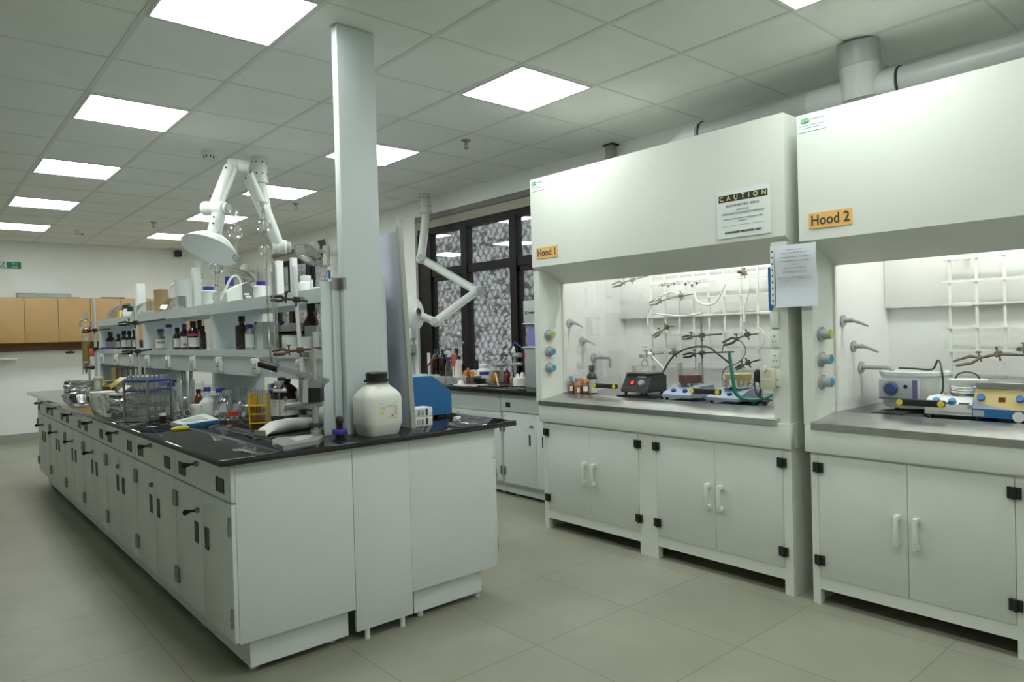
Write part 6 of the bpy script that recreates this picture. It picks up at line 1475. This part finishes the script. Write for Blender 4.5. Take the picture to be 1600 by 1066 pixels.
t = thing('sink_tray', 'white flat tray edge left of the black brush', 'tray', SH(735, 2.92, SB)); q = t.location; part(t, 'sheet', MB().box(-.08, -.17, 0, .06, .15, .008, .002, Matrix.Translation(q)), M_pw); part(t, 'lump', MB().lathe([(0, .0085), (.03, .0085), (.024, .03), (.008, .045), (0, .046)], q+Vector((-.03, .10, 0)), 14), M_pw)
# sink
t = thing('sink', 'black sink basin rim set in the side bench below the taps', 'sink', SH(768, 3.03, SB)); q = t.location
part(t, 'rim', MB().box(-.16, -.27, .0005, -.14, .22, .010, .002, Matrix.Translation(q)).box(.16, -.27, .0005, .18, .22, .010, .002, Matrix.Translation(q)).box(-.14, -.27, .0005, .16, -.25, .010, .002, Matrix.Translation(q)).box(-.14, .20, .0005, .16, .22, .010, .002, Matrix.Translation(q)), M_black)
part(t, 'basin', MB().box(-.139, -.249, .0005, .159, .199, .002, 0, Matrix.Translation(q)), M_dark)
sb(774.5, 3.24, 579, 9, 'bright orange bottle below the left tap', body=M_orange, cap=M_orange, neck=.7, sh=.8, caph=.12)
q = XP(774, 582, 2.96); q2 = XP(779, 602, 2.86); q2.z = SB+.016; t = thing('brush_stick', 'pale wooden stick leaning over the sink edge below the taps', 'stick', q2); part(t, 'stick_shaft', MB().tube([q, q2], .0075, 8), mat('pale_wood', (.60, .48, .28), .6)); part(t, 'tip', MB().sph(q, .013, 10), M_black)
sb(783, 3.30, 573, 11, 'tall pale grey plastic bottle at the window between the taps', body=M_greylt, cap=M_greylt, neck=.5, sh=.72, caph=.1)
sb(792.5, 3.22, 577, 9, 'dark red wash bottle below the right tap', body=M_rub, cap=M_rub, neck=.4, sh=.55, caph=.15)
sb(800, 3.14, 583, 6, 'olive glass bottle between the red wash bottle and the white ribbed tub', body=mat('olive_glass', (.30, .32, .16), .2), cap=M_greylt, neck=.5, sh=.6, caph=.15)
# taps
dq = XP(806, 590, 3.22)
def TP(px, py, x=3.22): return XP(px, py, x)
t = thing('laboratory_tap', 'grey three way laboratory tap over the sink with a thin blue tube', 'tap', Vector((3.22, TP(806, 590).y, SB)))
bp_ = Vector((3.22, TP(806, 590).y, SB))
part(t, 'column', MB().tube([bp_, TP(805, 575), TP(803, 552)], .014, 12), M_grey); part(t, 'cross_arm', MB().tube([TP(772, 571), TP(790, 570), TP(815, 569)], .015, 12), M_grey)
for (a_, b_) in (((775, 572), (768, 565)), ((796, 571), (790, 564)), ((804, 556), (813, 555))): part(t, 'lever_knob', MB().cyl(TP(*a_), TP(*b_, 3.20), .024, .021, seg=16), M_grey)
part(t, 'spout', MB().tube([TP(774, 572), TP(773, 582, 3.15)], .012, 10), M_grey); part(t, 'spout', MB().tube([TP(797, 571), TP(799, 584, 3.15)], .012, 10), M_grey)
part(t, 'hose_barb', MB().lathe([(0, -.01), (.018, 0), (.014, .012), (.017, .024), (.012, .04), (.006, .055), (0, .056)], TP(802.5, 551), 14), M_pw, 'white hose barb')
part(t, 'blue_tube', MB().tube([TP(802, 545), TP(801.5, 539), TP(804, 535.5), TP(810, 539), TP(818, 546)], .0045, 8, 4), M_bluebox, 'blue tube')
# ribbed tub
b = SH(813, 3.08, SB); t = thing('ribbed_tub', 'white ribbed plastic tub with pointed top beside the grey water purifier', 'tub', b); part(t, 'tub', MB().lathe([(0, .008), (.062, .008), (.066, .02), (.060, .07), (.05, .075), (0, .078)], b, 24), M_pw)
m = MB(); m.lathe([(.018, .076), (.014, .095), (.010, .105), (0, .108)], b+Vector((0, .03, 0)), 10).lathe([(.022, .076), (.016, .105), (.010, .118), (0, .12)], b+Vector((0, -.03, 0)), 10); part(t, 'pointed_top', m, M_pw); part(t, 'saucer', MB().lathe([(0, 0), (.085, 0), (.095, .007), (0, .007)], b, 24), M_greylt)
# water purifier
yl = SH(820.5, 3.02, SB).y; x0 = 3.02
t = thing('water_purifier', 'grey upright water purifier with a violet window beside the first fume cupboard', 'instrument', (x0+.15, yl-.12, SB))
ztop = XP(820, 470, x0).z; zv0 = XP(828, 541, x0).z; zv1 = XP(828, 507, x0).z
part(t, 'lower_body', MB().box(x0, yl, SB, 3.32, yl-.30, zv0-.015, .006), M_grey); part(t, 'back_body', MB().box(x0+.10, yl, zv0-.012, 3.32, yl-.30, ztop-.005, .004), M_grey)
part(t, 'top_head', MB().box(x0, yl, zv1+.012, x0+.099, yl-.30, ztop, .006), M_greylt); part(t, 'violet_window', MB().box(x0+.02, yl-.02, zv0-.01, x0+.098, yl-.29, zv1+.008, .003), M_lav); part(t, 'ledge', MB().box(x0-.01, yl+.005, zv1+.004, x0+.02, yl-.30, zv1+.011), M_pw); part(t, 'step', MB().box(x0-.012, yl+.004, zv0-.014, x0+.02, yl-.30, zv0-.004), M_pw2)
zz_ = XP(824, 489, x0).z
part(t, 'emblem', MB().prism([(yl-.025, zz_-.012), (yl-.05, zz_-.012), (yl-.05, zz_-.005), (yl-.034, zz_-.005), (yl-.034, zz_+.005), (yl-.05, zz_+.005), (yl-.05, zz_+.012), (yl-.025, zz_+.012)], 'yz', x0-.0012, x0+.001), M_ink)
part(t, 'wordmark', MB().box(x0-.0012, yl-.066, zz_-.007, x0+.001, yl-.15, zz_+.007), M_ink); part(t, 'red_switch', MB().box(x0-.003, yl+.0025, XP(822, 555, x0).z-.02, x0+.012, yl-.012, XP(822, 555, x0).z+.02), M_red)
# small things at the blue box and pale wall strip behind the board
b = WB(716, 655); t = thing('glass_funnel', 'tiny clear glass funnel upside down beside the blue instrument', 'funnel', b); part(t, 'cone', MB().lathe([(.022, 0), (.006, .028), (.005, .045), (.0, .045)], b, 18), M_glass); part(t, 'rim', MB().torus((b.x, b.y, b.z+.002), .022, .0018, 24, 6), M_glass)
b = WB(709, 658); solo('tissue', 'small white crumpled tissue under the blue instrument front', 'tissue', crumple(b+Vector((.02, -.0, 0)), .04, .03, .02, .3, 44, 3), M_paper, b)

q = XP(646, 519, XR); t = thing('junction_box', 'white box on the wall strip between the white board and the window', 'box', q)
part(t, 'cover', MB().box(XR-.07, q.y-.06, q.z-.07, XR-.001, q.y+.06, q.z+.07, .006), M_pw); part(t, 'cable_cover', MB().box(XR-.03, q.y-.02, q.z-.45, XR-.001, q.y+.02, q.z-.071), M_greylt)
q = XP(641, 545, XR-.05); t = thing('wall_dispenser', 'grey wall dispenser below the white wall box beside the window', 'dispenser', (XR-.05, q.y, q.z))
part(t, 'body', MB().box(XR-.12, q.y-.05, q.z-.05, XR-.001, q.y+.06, q.z+.05, .004), M_greylt); part(t, 'spout', MB().cyl((XR-.06, q.y, q.z-.05), (XR-.06, q.y, q.z-.16), .02, .012), M_nickel)
